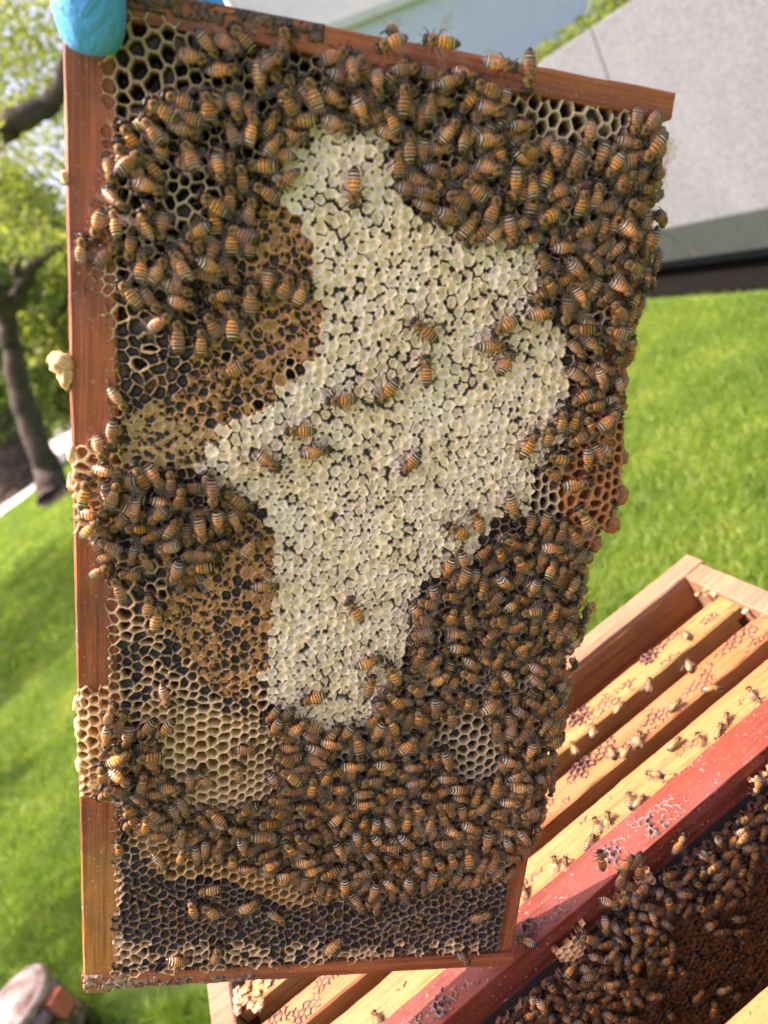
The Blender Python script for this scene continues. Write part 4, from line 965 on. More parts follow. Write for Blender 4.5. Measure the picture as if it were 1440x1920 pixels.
def me_of(name, part, mats_):
    V, F, A = part[:3]; M_ = part[3] if len(part) > 3 else None
    return np_mesh(name, np.array(V)*S, F, mats_, M_, pattr={'s': A})
M_eye, _, _ = mat('bee_eye', (.008, .007, .007), .18, .6)
HI = {}
for tone in AB:
    for v, (bend, ln, fat) in enumerate(((.5, 8.4, 1.0), (1.4, 7.9, 1.04), (2.4, 7.4, 1.02))): HI['abdomen', tone, v] = me_of('abdomen', abdomen(14, True, bend, ln, fat), [AB[tone]])
HI['thorax'] = me_of('thorax', thorax(14, 8, 130, R0), [M_fuzz]); HI['head'] = me_of('head', head(10, 6), [M_head, M_eye])
POSES = {'folded': (.17, .03), 'tight': (.03, .05), 'open': (.50, .10), 'spread': (1.05, .25)}
for pz, (sp, lf) in POSES.items():
    for sd_ in (-1, 1): HI['wing', pz, sd_] = me_of('wing', wing(sd_, sp, lf, R0), [M_wing])
for v in (0, 1):
    for sd_ in (-1, 1):
        for w in (0, 1, 2): HI['leg', v, sd_, w] = me_of('leg', leg(sd_, w, R0), [M_leg])
for sd_ in (-1, 1): HI['antenna', sd_] = me_of('antenna', antenna(sd_, R0), [M_leg])
def basis(pos, fwd, nrm, roll=0, pitch=0, scale=1.0):
    f = Vector(fwd).normalized(); n = Vector(nrm).normalized(); f = (f-n*f.dot(n)).normalized(); r = f.cross(n)
    B = Matrix((r, f, n)).transposed() @ Matrix.Rotation(roll, 3, 'Y') @ Matrix.Rotation(pitch, 3, 'X')
    B = B*scale; M = B.to_4x4(); M.translation = Vector(pos)-B @ Vector((0, -1.0e-3, 0)); return M
N_IND = [0]
def bee_individual(M, tone, pose, var, label, group, full=True):
    root = bpy.data.objects.new('honey_bee', None); root.empty_display_size = .003; link(root); root.matrix_world = M
    root['label'] = label; root['category'] = 'bee'; root['group'] = group
    def part(nm, me): o = bpy.data.objects.new(nm, me); link(o); o.parent = root
    part('abdomen', HI['abdomen', tone, var]); part('thorax', HI['thorax']); part('head', HI['head'])
    for s in (-1, 1):
        part('wing', HI['wing', pose, s])
        for w in (0, 1, 2): part('leg', HI['leg', var % 2, s, w])
        if full: part('antenna', HI['antenna', s])
    N_IND[0] += 1; return root
# low-detail bee for the mass
def low_bee(tone, pose, bend):
    T = {'amber': 0, 'dark': 1, 'pale': 2}[tone]; sp, lf = POSES[pose]; r = random.Random(3)
    h = head(8, 4)
    th = thorax(9, 5, 34, r)
    P = [(*abdomen(9, False, bend, 8.2), T), (*th, 3), (h[0], h[1], h[2], 4)]
    for s in (-1, 1):
        P.append((*wing(s, sp, lf, r), 5))
        for w in (0, 1, 2): P.append((*leg(s, w, r, 3), 6))
    return merge(P)
HALF_U, HALF_V = FRW*1000, FRH*1000
BEES = []                                        # dicts: M, tone, pose, var, forced, where
def tone_pick(): return 'amber' if rng.random() < .62 else ('dark' if rng.random() < .6 else 'pale')
def frame_vec(a):                                # picture heading (degrees, 0 right, 90 up) -> not used directly
    return math.radians(a)
def put_main(x, y, ang, tone=None, pose='folded', var=0, lift=0, forced=None, tilt=None, scale=1.0):
    u, v = px_uv(x, y); a = math.radians(ang); u2, v2 = px_uv(x+14*math.cos(a), y-14*math.sin(a))
    h = surf_h(u*1000, v*1000)/1000 if 0 < u < FRW and 0 < v < FRH else .001
    h = max(h, -.001)+.0022+lift
    n = np.array([0, 0, 1.0]); over = max(0, u*1000-(HALF_U-7))/8
    if over > 0 and 250 < y < 1620:
        n = n+np.array([min(over, 1.4)*.9, 0, 0]); h -= .0035*min(over, 1.5)**1.5
    if tilt is None: tilt = rng.normal(0, .10, 2)
    n = n+np.array([tilt[0], tilt[1], 0])
    du = np.array([u2-u, v2-v, 0]); du = du/np.linalg.norm(du)
    toW = lambda q: FX*q[0]+FY*q[1]+FN*q[2]
    P = FO+FU*u+FV*v+FN*h
    fw = du-n*(du@n)/(n@n)
    BEES.append(dict(M=basis(P, toW(fw), toW(n), rng.normal(0, .12), rng.normal(0, .10), scale*rng.uniform(.94, 1.15)), tone=tone or tone_pick(), pose=pose, var=var, forced=forced, x=x, y=y, ang=ang, where='main', uv=(u*1000, v*1000)))
def put_top(x, y, ang, tone=None, pose='folded', forced=None, z=None, pitch=0, dz=.0025):
    zz = (z if z is not None else HZ+ZB)+dz; P = on_z(x, y, zz); a = math.radians(ang); Q = on_z(x+10*math.cos(a), y-10*math.sin(a), zz)
    BEES.append(dict(M=basis(P, Q-P, (rng.normal(0, .12), rng.normal(0, .12), 1), 0, pitch, rng.uniform(.92, 1.03)), tone=tone or tone_pick(), pose=pose, var=int(rng.integers(3)), forced=forced, x=x, y=y, ang=ang, where='hive'))
def put_red(x, y, ang, tone=None, pose='folded', forced=None, lift=0, var=0):
    u, v = cm_uv(x, y); a = math.radians(ang); u2, v2 = cm_uv(x+14*math.cos(a), y-14*math.sin(a))
    hh = .0035+lift+(.002 if any(in_poly(x, y, P) for P in (BURR2, BURR3, BURR4)) else 0)
    toW = lambda q: S3*q[0]-Z3*q[1]+N3*q[2]; o = hv(0, CN); o[2] = CT; P = o+toW((u/1000, v/1000, hh)); t = rng.normal(0, .15, 2)
    BEES.append(dict(M=basis(P, toW((u2-u, v2-v, 0)), toW((t[0], t[1], 1)), rng.normal(0, .12), rng.normal(0, .1), rng.uniform(1.02, 1.2)), tone=tone or tone_pick(), pose=pose, var=var, forced=forced, x=x, y=y, ang=ang, where='red'))

W_ = 'on the white wax caps'
ISO = [  # x, y, heading, tone, wings, label
 (791, 618, 140, 'amber', 'open', 'lone amber bee on the white caps left of a group of three'),
 (795, 693, 90, 'amber', 'folded', 'lone amber bee heading straight up the middle of the white caps'),
 (724, 731, 235, 'amber', 'open', 'amber bee on the white caps heading down beside the bee that points sideways'),
 (640, 747, 180, 'amber', 'folded', 'amber bee lying sideways on the white caps, its head towards the trees'),
 (941, 609, 215, 'amber', 'open', 'topmost of three bees huddled on the white caps'),
 (916, 648, 0, 'amber', 'folded', 'middle bee of three huddled on the white caps, lying sideways'),
 (941, 678, 62, 'amber', 'open', 'lowest of three bees huddled on the white caps'),
 (765, 863, 235, 'amber', 'spread', 'lone bee with spread pale wings low on the white caps'),
 (1005, 588, 20, 'amber', 'folded', 'amber bee at the rim of the white caps facing the lawn side'),
 (1073, 652, -50, 'pale', 'tight', 'pale bee on the last white caps, head down towards the edge cluster'),
 (1076, 703, -38, 'pale', 'tight', 'pale bee below another on the outermost white caps'),
 (563, 803, 180, 'amber', 'folded', 'upper of two parallel bees on the pointed wing of the white caps'),
 (590, 842, 12, 'amber', 'folded', 'lower of two parallel bees on the pointed wing of the white caps'),
 (500, 857, -35, 'amber', 'open', 'bee heading down across the narrow tip of the white caps'),
 (660, 355, -90, 'amber', 'folded', 'slim orange bee heading straight down at the top of the white caps'),
 (664, 1137, 125, 'amber', 'folded', 'lone orange bee on the lower white caps'),
 (688, 1232, 20, 'amber', 'folded', 'bee near the foot of the white caps, head towards the lawn'),
 (690, 1275, 75, 'pale', 'open', 'pale bee with parted wings at the foot of the white caps'),
 (734, 1253, 118, 'amber', 'open', 'bee with parted wings reaching from the lower cluster onto the white caps'),
 (586, 1298, 200, 'amber', 'open', 'bee at the lowest edge of the white caps'),
 (496, 1090, 0, 'amber', 'spread', 'bee stepping from brown capping onto the white caps, wings out'),
 (470, 1016, 50, 'pale', 'tight', 'pale bee on the brown capping beside the black holes'),
 (855, 990, 150, 'amber', 'folded', 'first of two bees below the white caps above the lower cluster'),
 (890, 972, 112, 'amber', 'tight', 'bright amber bee standing head down beside its neighbour on white caps'),
 (953, 944, -75, 'amber', 'tight', 'bee heading down at the corner of the white caps and black cells'),
 (563, 549, 65, 'pale', 'open', 'pale winged bee on brown capping beside the white caps'),
 (432, 694, 208, 'amber', 'tight', 'amber bee alone on the holed brown capping'),
 (470, 560, 85, 'pale', 'tight', 'pale bee heading up the brown capping'),
 (436, 606, 90, 'amber', 'open', 'orange bee heading up with parted wings on the brown capping'),
 (378, 638, 90, 'pale', 'folded', 'pale bee hanging lowest on the dark sealed cells, head up'),
 (335, 626, 92, 'pale', 'tight', 'pale bee on the dark sealed cells beside a similar longer one'),
 (302, 603, 30, 'amber', 'folded', 'amber bee over dark cells with its tail to the wide side bar'),
 (341, 568, -18, 'amber', 'folded', 'banded bee lying across the lower fringe of the upper cluster'),
 (414, 555, 195, 'amber', 'tight', 'amber bee nose to nose with the banded bee in the fringe'),
 (246, 549, 130, 'pale', 'tight', 'pale bee alone over open dark cells near the wide side bar'),
 (225, 747, -50, 'pale', 'tight', 'sunlit bee with its head inside an open black cell'),
 (213, 812, -90, 'amber', 'tight', 'bright bee heading down beside the wide side bar above the burr comb'),
 (190, 835, -65, 'pale', 'tight', 'bright striped bee digging into the burr comb on the wide side bar'),
 (165, 915, 80, 'amber', 'spread', 'dark headed bee climbing on the wide side bar beside burr comb'),
 (277, 1046, 118, 'pale', 'tight', 'pale bee below the small side cluster, head up'),
 (246, 1072, 170, 'amber', 'open', 'bee lying sideways on tan open cells under the side cluster'),
 (225, 1096, 115, 'pale', 'tight', 'whitish bee on tan open cells near the wide side bar'),
 (190, 1066, 32, 'amber', 'tight', 'golden bee with its tail on the wide side bar'),
 (280, 1128, 85, 'pale', 'folded', 'upper of a pair of bees over black open cells'),
 (296, 1150, 82, 'pale', 'tight', 'lower of a pair of bees over black open cells'),
 (311, 1296, -72, 'pale', 'tight', 'lone bee heading down above the pale open cells'),
 (210, 1326, 72, 'pale', 'tight', 'golden bee at the head of the burr comb by the wide side bar'),
 (205, 1365, -88, 'amber', 'tight', 'golden bee heading down on burr comb by the wide side bar'),
 (311, 1358, 222, 'amber', 'folded', 'bee bending into an open cell at the rim of the pale cells'),
 (276, 1356, 222, 'amber', 'tight', 'bee parallel to its neighbour at the rim of the pale cells'),
 (460, 1397, 0, 'amber', 'tight', 'banded bee lying level across the pale open cells'),
 (448, 1440, 90, 'pale', 'tight', 'small bee heading up in the middle of the pale open cells'),
 (358, 1457, -86, 'amber', 'tight', 'large golden bee head down over the pale open cells'),
 (384, 1451, 125, 'pale', 'tight', 'bee beside the large golden one over the pale open cells'),
 (320, 1468, 0, 'amber', 'tight', 'sunlit orange bee at the lower left of the pale open cells'),
 (345, 1503, -60, 'pale', 'tight', 'white flecked sunlit bee under the large golden one'),
 (494, 1559, 0, 'dark', 'open', 'large dark drone at the edge of the lower cluster'),
 (302, 1604, -42, 'pale', 'folded', 'greyish bee on small tan cells near the lower end of the wide bar'),
 (341, 1593, 75, 'amber', 'tight', 'bee heading up beside the greyish bee on small tan cells'),
 (386, 1582, -88, 'amber', 'tight', 'boldly banded bee heading down in the lower fringe'),
 (436, 1604, 92, 'amber', 'folded', 'golden bee heading up out of the lower fringe'),
 (393, 1658, 190, 'pale', 'open', 'topmost of three bees on dark comb above the lower end bar'),
 (362, 1690, 100, 'pale', 'tight', 'pale bee beside another on the dark lower comb'),
 (395, 1696, 145, 'pale', 'folded', 'pale bee with its tail down on the dark lower comb'),
 (466, 1686, 28, 'pale', 'open', 'bee with parted wings crossing from dark comb to tan cells'),
 (518, 1704, -25, 'amber', 'tight', 'banded amber bee alone at the top of the dark lower comb'),
 (625, 1759, 38, 'pale', 'open', 'bee in the middle of the dark lower comb'),
 (406, 1776, 75, 'pale', 'folded', 'bee heading up near the lower end bar over dark comb'),
 (337, 1787, -8, 'amber', 'folded', 'bee lying level just above the lower end bar'),
 (227, 1578, 100, 'dark', 'tight', 'small dark bee beside the notched lower edge of the comb'),
 (896, 1705, 22, 'pale', 'open', 'bee on dark comb near the foot of the narrow side bar'),
 (864, 1784, -40, 'dark', 'folded', 'small dark bee on the lower end bar near the frame corner'),
 (721, 101, 205, 'amber', 'open', 'orange bee straddling the upper bar, tail raised'),
 (809, 99, 172, 'amber', 'spread', 'golden bee on the upper bar with one wing lifted'),
 (913, 137, -18, 'amber', 'tight', 'bright orange bee lying along the upper bar'),
 (967, 151, -92, 'dark', 'tight', 'dark banded bee hanging head down over the upper bar'),
 (762, 279, 90, 'pale', 'open', 'bee with both wings held out in the upper cluster'),
 (1182, 231, -98, 'pale', 'tight', 'first pale sunlit bee below the end of the upper bar'),
 (1208, 236, 230, 'pale', 'tight', 'second pale sunlit bee below the end of the upper bar'),
 (1097, 255, 255, 'pale', 'open', 'pale sunlit bee standing on open cells near the bar end'),
 (1234, 326, 180, 'amber', 'open', 'bee at the outer edge with its wings sticking out over grey concrete'),
 (1142, 472, 225, 'pale', 'spread', 'bee with shining white wings in the outer edge cluster'),
 (1082, 742, 215, 'amber', 'tight', 'orange bee at the top of the burr comb side'),
 (1067, 901, 10, 'amber', 'tight', 'yellow banded bee lying level above the black cells'),
 (1087, 855, -85, 'amber', 'tight', 'bee heading down between black cells and orange burr comb'),
 (1044, 787, 82, 'pale', 'tight', 'pinkish bee heading up at the rim of the white caps'),
 (1020, 815, 86, 'pale', 'tight', 'pinkish bee below another at the rim of the white caps'),
 (984, 829, 60, 'amber', 'open', 'bee with parted wings on the last white caps near the burr comb'),
 (1038, 855, 165, 'amber', 'folded', 'bee lying level above a dark gap near the burr comb'),
 (1029, 884, 145, 'dark', 'open', 'dark bee crouching over the black cells'),
 (1082, 962, 120, 'pale', 'folded', 'bee climbing between the black cells and the lower burr comb'),
 (1154, 900, 132, 'dark', 'folded', 'dark bee hanging off the outer edge beside the burr comb'),
 (1152, 968, 240, 'amber', 'spread', 'bee clinging to the lower outer edge with wings over the lawn'),
 (1148, 826, 52, 'pale', 'tight', 'pale banded bee on the outer edge above the burr comb'),
 (1163, 931, 200, 'dark', 'tight', 'small dark bee mostly hidden behind the outer edge'),
 (1006, 1560, 100, 'dark', 'open', 'dark bee hanging where the lower cluster meets the narrow bar'),
]
for (x, y, a, t, pz, lb) in ISO:
    small = .82 if ('small' in lb) else (1.22 if 'drone' in lb else 1.0)
    big = max(1.0, 1.0)
    put_main(x, y, a, t, pz, int(rng.integers(3)) if 'lone' not in lb else 0, forced=lb, tilt=(0, 0), scale=small*big, lift=(.012 if y < 160 and x > 700 and x < 990 and 'upper bar' in lb else .0015))
# the bee perched above the upper bar
u, v = px_uv(738, 52); P = FO+FU*u+FV*v+FN*(-.003)
BEES.append(dict(M=basis(P, -np.array(FY)*.6+FN*.7-FX*.2, FY*.8+FN*.3), tone='amber', pose='spread', var=1, forced='golden bee perched on top of the upper bar with wings raised', x=738, y=52, ang=-90, where='main', uv=(u*1000, v*1000)))

CLUSTERS = [  # polygon, density of the second layer, share of empty room, holes
 ([(330, 85), (480, 80), (570, 95), (625, 110), (640, 235), (575, 262), (545, 330), (510, 395), (470, 410), (500, 520), (565, 545), (440, 615), (400, 640), (330, 600), (270, 560), (205, 500), (155, 470), (165, 420), (190, 330), (205, 240), (225, 170), (230, 120)], .04,
  [[(195, 60), (330, 60), (320, 140), (235, 265), (195, 265)], [(262, 90), (355, 80), (365, 182), (270, 175)], [(305, 325), (405, 320), (400, 432), (312, 436)], [(205, 420), (232, 420), (270, 600), (215, 570)], [(535, 90), (640, 90), (632, 180), (545, 165)], [(345, 150), (450, 140), (440, 195), (350, 205)]]),
 ([(620, 110), (700, 95), (860, 110), (960, 150), (985, 215), (1075, 245), (1130, 262), (1165, 218), (1228, 235), (1250, 330), (1250, 410), (1235, 520), (1196, 600), (1186, 700), (1172, 760), (1165, 800), (1090, 760), (1095, 700), (1060, 660), (1040, 600), (1000, 560), (1010, 500), (975, 450), (880, 440), (790, 405), (740, 340), (725, 255), (650, 225)], .26,
  [[(962, 140), (1190, 180), (1160, 285), (1110, 300), (1060, 288), (970, 258)], [(1015, 395), (1068, 378), (1083, 440), (1030, 450)]]),
 ([(1085, 740), (1168, 780), (1160, 830), (1110, 850), (1060, 850), (1030, 820), (1060, 770)], .1, []),
 ([(985, 965), (1070, 990), (1112, 1035), (1115, 1180), (1078, 1280), (1048, 1450), (1010, 1570), (945, 1640), (800, 1655), (700, 1695), (560, 1650), (420, 1640), (330, 1575), (250, 1540), (215, 1500), (250, 1480), (300, 1500), (400, 1510), (510, 1490), (520, 1400), (495, 1350), (510, 1320), (620, 1365), (690, 1345), (710, 1290), (775, 1240), (770, 1180), (795, 1100), (835, 1050), (930, 1020)], .30,
  [[(858, 1258), (915, 1250), (910, 1300), (868, 1300)], [(800, 1345), (900, 1315), (932, 1385), (925, 1450), (890, 1465), (850, 1455), (832, 1400), (800, 1380)], [(745, 1460), (790, 1465), (800, 1495), (750, 1500)], [(400, 1600), (520, 1640), (500, 1690), (400, 1660)]]),
 ([(165, 870), (235, 885), (330, 890), (420, 905), (470, 945), (440, 990), (395, 1055), (345, 1085), (260, 1060), (195, 1050), (160, 980)], .22, [[(245, 895), (300, 890), (300, 930), (250, 925)], [(320, 925), (385, 930), (360, 985), (325, 980)]]),
 ([(195, 1330), (250, 1340), (300, 1370), (290, 1420), (300, 1480), (270, 1500), (290, 1540), (225, 1510), (190, 1450)], .3, []),
 ([(425, 170), (470, 160), (500, 200), (440, 220)], 0, []),
]
from math import hypot
def segd(ax, ay, bx, by, cx, cy, dx, dy):        # least distance between one short axis and many, by sampling
    t = np.linspace(0, 1, 4)
    A = np.stack([ax+(bx-ax)*t, ay+(by-ay)*t], 1)
    Cc = np.stack([cx[:, None]+(dx-cx)[:, None]*t, cy[:, None]+(dy-cy)[:, None]*t], 2)
    return np.sqrt(((Cc[:, :, None, :]-A[None, None])**2).sum(-1)).min((1, 2))
def pack(poly, holes, to_uv, taken, gap, tries, ok_=None):
    P = np.array(poly, float); lo, hi = P.min(0), P.max(0); out = []
    T = list(taken)
    for _ in range(tries):
        x, y = lo+(hi-lo)*rng.random(2)
        if not in_poly(x, y, poly) or any(in_poly(x, y, h) for h in holes): continue
        u, v = to_uv(x, y); a = rng.random()*2*math.pi
        if ok_ and not ok_(x, y, v): continue
        if T:
            arr = np.array(T[-1200:]); nb = np.hypot(arr[:, 4]-u, arr[:, 5]-v) < 15
            if nb.any():
                q = arr[nb]
                if rng.random() < .55:           # lie roughly along a neighbour
                    k = q[np.argmin(np.hypot(q[:, 4]-u, q[:, 5]-v))]; a = math.atan2(k[3]-k[1], k[2]-k[0])+rng.normal(0, .45)+(math.pi if rng.random() < .3 else 0)
                d = segd(u-3.6*math.cos(a), v-3.6*math.sin(a), u+3.6*math.cos(a), v+3.6*math.sin(a), q[:, 0], q[:, 1], q[:, 2], q[:, 3])
                if d.min() < gap: continue
        T.append((u-3.6*math.cos(a), v-3.6*math.sin(a), u+3.6*math.cos(a), v+3.6*math.sin(a), u, v)); out.append((x, y, u, v, a))
    return out, T
taken = []
for b in BEES:
    u, v = b['uv']; x, y = b['x'], b['y']; a = math.radians(b['ang']); u2, v2 = px_uv(x+10*math.cos(a), y-10*math.sin(a)); t = math.atan2(v2*1000-v, u2*1000-u)
    taken.append((u-4*math.cos(t), v-4*math.sin(t), u+4*math.cos(t), v+4*math.sin(t), u, v))
uvmm = lambda x, y: tuple(np.array(px_uv(x, y))*1000)
def add_uv(x, y, u, v, a, lift):
    d = np.array([u+math.cos(a), v+math.sin(a)])/1000; X2, Y2 = uv_px(d[0], d[1]); X1, Y1 = uv_px(u/1000, v/1000)
    ang = math.degrees(math.atan2(-(Y2-Y1), X2-X1)); pz = rng.choice(['folded', 'tight', 'open', 'spread'], p=[.5, .30, .16, .04])
    put_main(float(X1), float(Y1), ang, None, pz, int(rng.integers(3)), lift=lift, tilt=rng.normal(0, .13+(.12 if lift > .002 else 0), 2))
for (poly, lay2, holes) in CLUSTERS:
    area = abs(sum(poly[i][0]*poly[(i+1) % len(poly)][1]-poly[(i+1) % len(poly)][0]*poly[i][1] for i in range(len(poly))))/2
    got, T = pack(poly, holes, uvmm, taken, 3.7 if lay2 > .1 else 4.3, int(area/22)); taken = T
    for (x, y, u, v, a) in got: add_uv(x, y, u, v, a, .0005)
    n1 = len(got)
    if lay2 > 0:
        P = np.array(poly, float); c = P.mean(0); inner = [tuple(c+(p-c)*.93) for p in P]
        g2, _ = pack(inner, holes, uvmm, [t for t in taken[:len(ISO)+1]], 6.6-lay2*5, int(area*lay2/45))
        for (x, y, u, v, a) in g2: add_uv(x, y, u, v, a, .0037)
    print('cluster', n1, len(BEES))
# bees along the outer (narrow) side
yy = 300
while yy < 1550:
    if not (850 < yy < 1010):
        xe = 1247+(960-1247)*(yy-217)/1553+rng.uniform(-4, 9); put_main(xe, yy, rng.uniform(0, 360), None, rng.choice(['folded', 'open', 'spread']), int(rng.integers(3)), lift=rng.uniform(-.002, .001))
    yy += rng.uniform(15, 30)

HIVE = [(1285, 1189, 125, 'bee on the far yellow bar beside the box end'), (1291, 1248, 100, 'bee on dark propolis streaks of the orange bar'), (1334, 1291, 20, 'bee with pale wings on the third bar facing the box end'),
 (1264, 1323, 35, 'bee at the edge between the orange bar and the third bar'), (1410, 1304, 100, 'bee peeping out of the gap before the red bar near the photo edge'), (1424, 1325, 95, 'bee standing on the red bar near the photo edge'), (1264, 1394, 40, 'bee in the middle of the third bar'),
 (1360, 1352, 50, 'highest of three bees rising from the gap before the red bar'), (1347, 1371, 55, 'middle of three bees rising from the gap before the red bar'), (1315, 1390, 120, 'lowest of three bees rising from the gap before the red bar'),
 (1227, 1451, 170, 'bee with pale wing at the lower edge of the third bar'), (1258, 1457, 10, 'bee squeezed against the upper edge of the red bar'), (1172, 1410, 30, 'bee in the gap below the orange bar'), (1146, 1410, 100, 'bee at the lower edge of the orange bar by its burr comb'),
 (1197, 1387, 60, 'bee rising from the gap beside the orange bar'), (1111, 1371, 80, 'bee on burr comb between the first two bars'), (1159, 1327, 40, 'bee on the burr comb lump of the orange bar'), (1216, 1285, 60, 'bee half hidden in the gap between the first two bars'),
 (1076, 1403, 110, 'bee on the orange bar close to the held frame'), (1180, 1501, 95, 'bee standing on the third bar above the red one'), (1197, 1503, 50, 'bee beside another above the red bar'), (1138, 1541, 60, 'upper of two bees in the gap by the sunlit red bar'),
 (1120, 1551, 100, 'lower of two bees in the gap by the sunlit red bar'), (1105, 1579, 70, 'pale bee squeezed between third bar and red bar'), (1041, 1624, 85, 'striped bee in the gap close to the held frame'), (1058, 1626, 60, 'small bee in the gap close to the held frame'),
 (983, 1676, 90, 'bee next to the narrow bar of the held frame in the gap'), (706, 1912, 110, 'small bee at the bottom edge of the yellow bar')]
for (x, y, a, lb) in HIVE: put_top(x, y, a, None, rng.choice(['folded', 'open']), forced=lb, dz=.0035 if 'gap' not in lb and 'rising' not in lb else .002, pitch=.5 if 'gap' in lb or 'rising' in lb else 0)
put_top(988, 1765, 155, 'amber', 'spread', forced='amber bee with spread wings on the red bar beside the frame corner', z=HZ+ZR, dz=.003)
RED_ISO = [(1377, 1714, 0), (1381, 1738, 200), (1325, 1725, 10), (1344, 1738, 190), (1218, 1857, 20), (1301, 1857, 60), (1350, 1846, 30), (1374, 1857, 180), (1330, 1883, 80), (1251, 1895, 120), (1249, 1811, 95), (1271, 1813, 130), (1242, 1770, 200), (1245, 1790, 20), (1120, 1605, 100), (1127, 1725, -90), (1245, 1633, 190), (1265, 1575, 60)]
RED_POLY = [(1150, 1610), (1210, 1565), (1300, 1555), (1345, 1510), (1450, 1430), (1450, 1560), (1400, 1620), (1395, 1680), (1320, 1700), (1240, 1700), (1265, 1770), (1205, 1830), (1180, 1925), (915, 1925), (930, 1890), (1010, 1810), (1065, 1800), (1100, 1720), (1130, 1680)]
for (x, y, a) in RED_ISO: put_red(x, y, a, None, rng.choice(['folded', 'tight', 'open']), lift=.001)
tk = [];
for (x, y, a) in RED_ISO:
    u, v = cm_uv(x, y); tk.append((u-3, v, u+3, v, u, v))
g1, T = pack(RED_POLY, [[(1185, 1625), (1215, 1600), (1235, 1660), (1190, 1680)], [(1035, 1750), (1085, 1712), (1085, 1790), (1045, 1790)], [(1130, 1640), (1150, 1620), (1160, 1670), (1130, 1680)]], lambda x, y: cm_uv(x, y), tk, 3.9, 5200, lambda x, y, v: v > 6 or any(in_poly(x, y, P) for P in (BURR2, BURR3, BURR4)))
c = np.mean(RED_POLY, 0)
g2, _ = pack([tuple(c+(np.array(p)-c)*.9) for p in RED_POLY], [], lambda x, y: cm_uv(x, y), [], 6.5, 260, lambda x, y, v: v > 8)
for L_, gg in ((.0005, g1), (.0035, g2)):
    for (x, y, u, v, a) in gg: put_red(x, y, rng.uniform(0, 360), None, rng.choice(['folded', 'tight', 'open']), lift=L_)

# who is nearest and largest in the picture
def depth(b): t = np.array(b['M'].translation)-CAMPOS; return -(t@RW)[2]
for i, b in enumerate(BEES): b['d'] = depth(b)
inview = [b for b in BEES if -20 < b['x'] < 1460 and b['y'] < 1935]
forced = [b for b in inview if b['forced']]
rest = sorted([b for b in BEES if not b['forced']], key=lambda b: b['d'])
n_ind = 300-len(forced)
ind, mass = rest[:n_ind], rest[n_ind:]
print('bees', len(BEES), 'forced', len(forced), 'nearest', len(ind), 'mass', len(mass))
PLACES = [(235, 170, 'near the blue glove'), (380, 150, 'under the dark crusted upper bar'), (530, 180, 'below the end of the dark crust'), (230, 320, 'beside the wide side bar'), (190, 440, 'on comb over the wide bar'),
 (350, 280, 'above the black cell patch'), (440, 330, 'beside the black cell patch'), (300, 440, 'below the black cell patch'), (380, 500, 'above the dark cells'), (480, 470, 'above the brown capping'), (260, 520, 'over dark cells by the bar'),
 (560, 300, 'at the tip of white caps'), (650, 160, 'where the bright upper bar begins'), (760, 150, 'below bees standing on the bar'), (880, 170, 'under the orange bee on the bar'), (700, 230, 'just above the white caps'), (820, 240, 'in the heart of the upper cluster'),
 (800, 340, 'on the fringe above the white caps'), (900, 330, 'in the middle shoulder cluster'), (920, 420, 'hanging onto the white caps shoulder'), (990, 260, 'below the pale bare cells'), (1090, 300, 'below the corner black cells'), (1190, 280, 'in the sunlit corner'),
 (1220, 370, 'at the edge before the concrete'), (1120, 370, 'beside the sunlit corner'), (1020, 370, 'above the two lone black cells'), (1000, 500, 'below the two lone black cells'), (1090, 450, 'around the bee with white wings'), (1200, 470, 'at the edge before the dark recess'), (1110, 560, 'where the edge cluster narrows'), (1180, 580, 'at the edge where lawn begins'), (1130, 680, 'at the edge beside white caps'), (1110, 790, 'above the orange burr comb')]
DIRS = ['towards the lawn', 'up to the wall', 'upwards', 'up to the glove', 'towards the trees', 'down to the grass', 'downwards', 'down to the hive']
TW = {'amber': 'orange', 'dark': 'dark', 'pale': 'pale'}
keyed = {}
for b in ind:
    if b['where'] == 'main':
        pl = min(PLACES, key=lambda q: hypot(q[0]-b['x'], q[1]-b['y']))[2]; dr = DIRS[int(((b['ang']+22.5) % 360)//45)]
        lb = (TW[b['tone']], dr, pl)
    else: lb = (TW[b['tone']], DIRS[int(((b['ang']+22.5) % 360)//45)], 'on the burr comb of the red frame')
    keyed.setdefault(lb, []).append(b)
ORD = ['highest', 'second highest', 'third highest', 'fourth highest', 'fifth highest', 'sixth highest', 'seventh highest', 'eighth highest']
NUM = ['', '', 'two', 'three', 'four', 'five', 'six', 'seven', 'eight']
for (t, dr, pl), bs in keyed.items():
    bs.sort(key=lambda b: b['y'])
    for i, b in enumerate(bs):
        if len(bs) == 1: b['label'] = f'{t} bee heading {dr}, {pl}'
        elif len(bs) == 2: b['label'] = f'{("upper", "lower")[i]} {t} bee heading {dr}, {pl}'
        else: b['label'] = f'{ORD[min(i, 7)]} {t} bee heading {dr}, {pl}'
GR = {'main': 'worker bees covering the held hive frame', 'hive': 'bees walking on the bars of the open hive', 'red': 'bees on the comb of the red frame'}
for b in forced+ind:
    bee_individual(b['M'], b['tone'], b['pose'], b['var'], b.get('label') or b['forced'], GR[b['where']], full=bool(b['forced']))
LOW = {}
for t in AB:
    for pz in POSES:
        for vv, bend in enumerate((.5, 1.4, 2.4)): V_, F_, A_, M_ = low_bee(t, pz, bend); LOW[t, pz, vv] = (np.array(V_)*S, F_, A_, M_)
VV = []; CO = []; LI = []; AA = []; TT = []; MI = []; base = 0
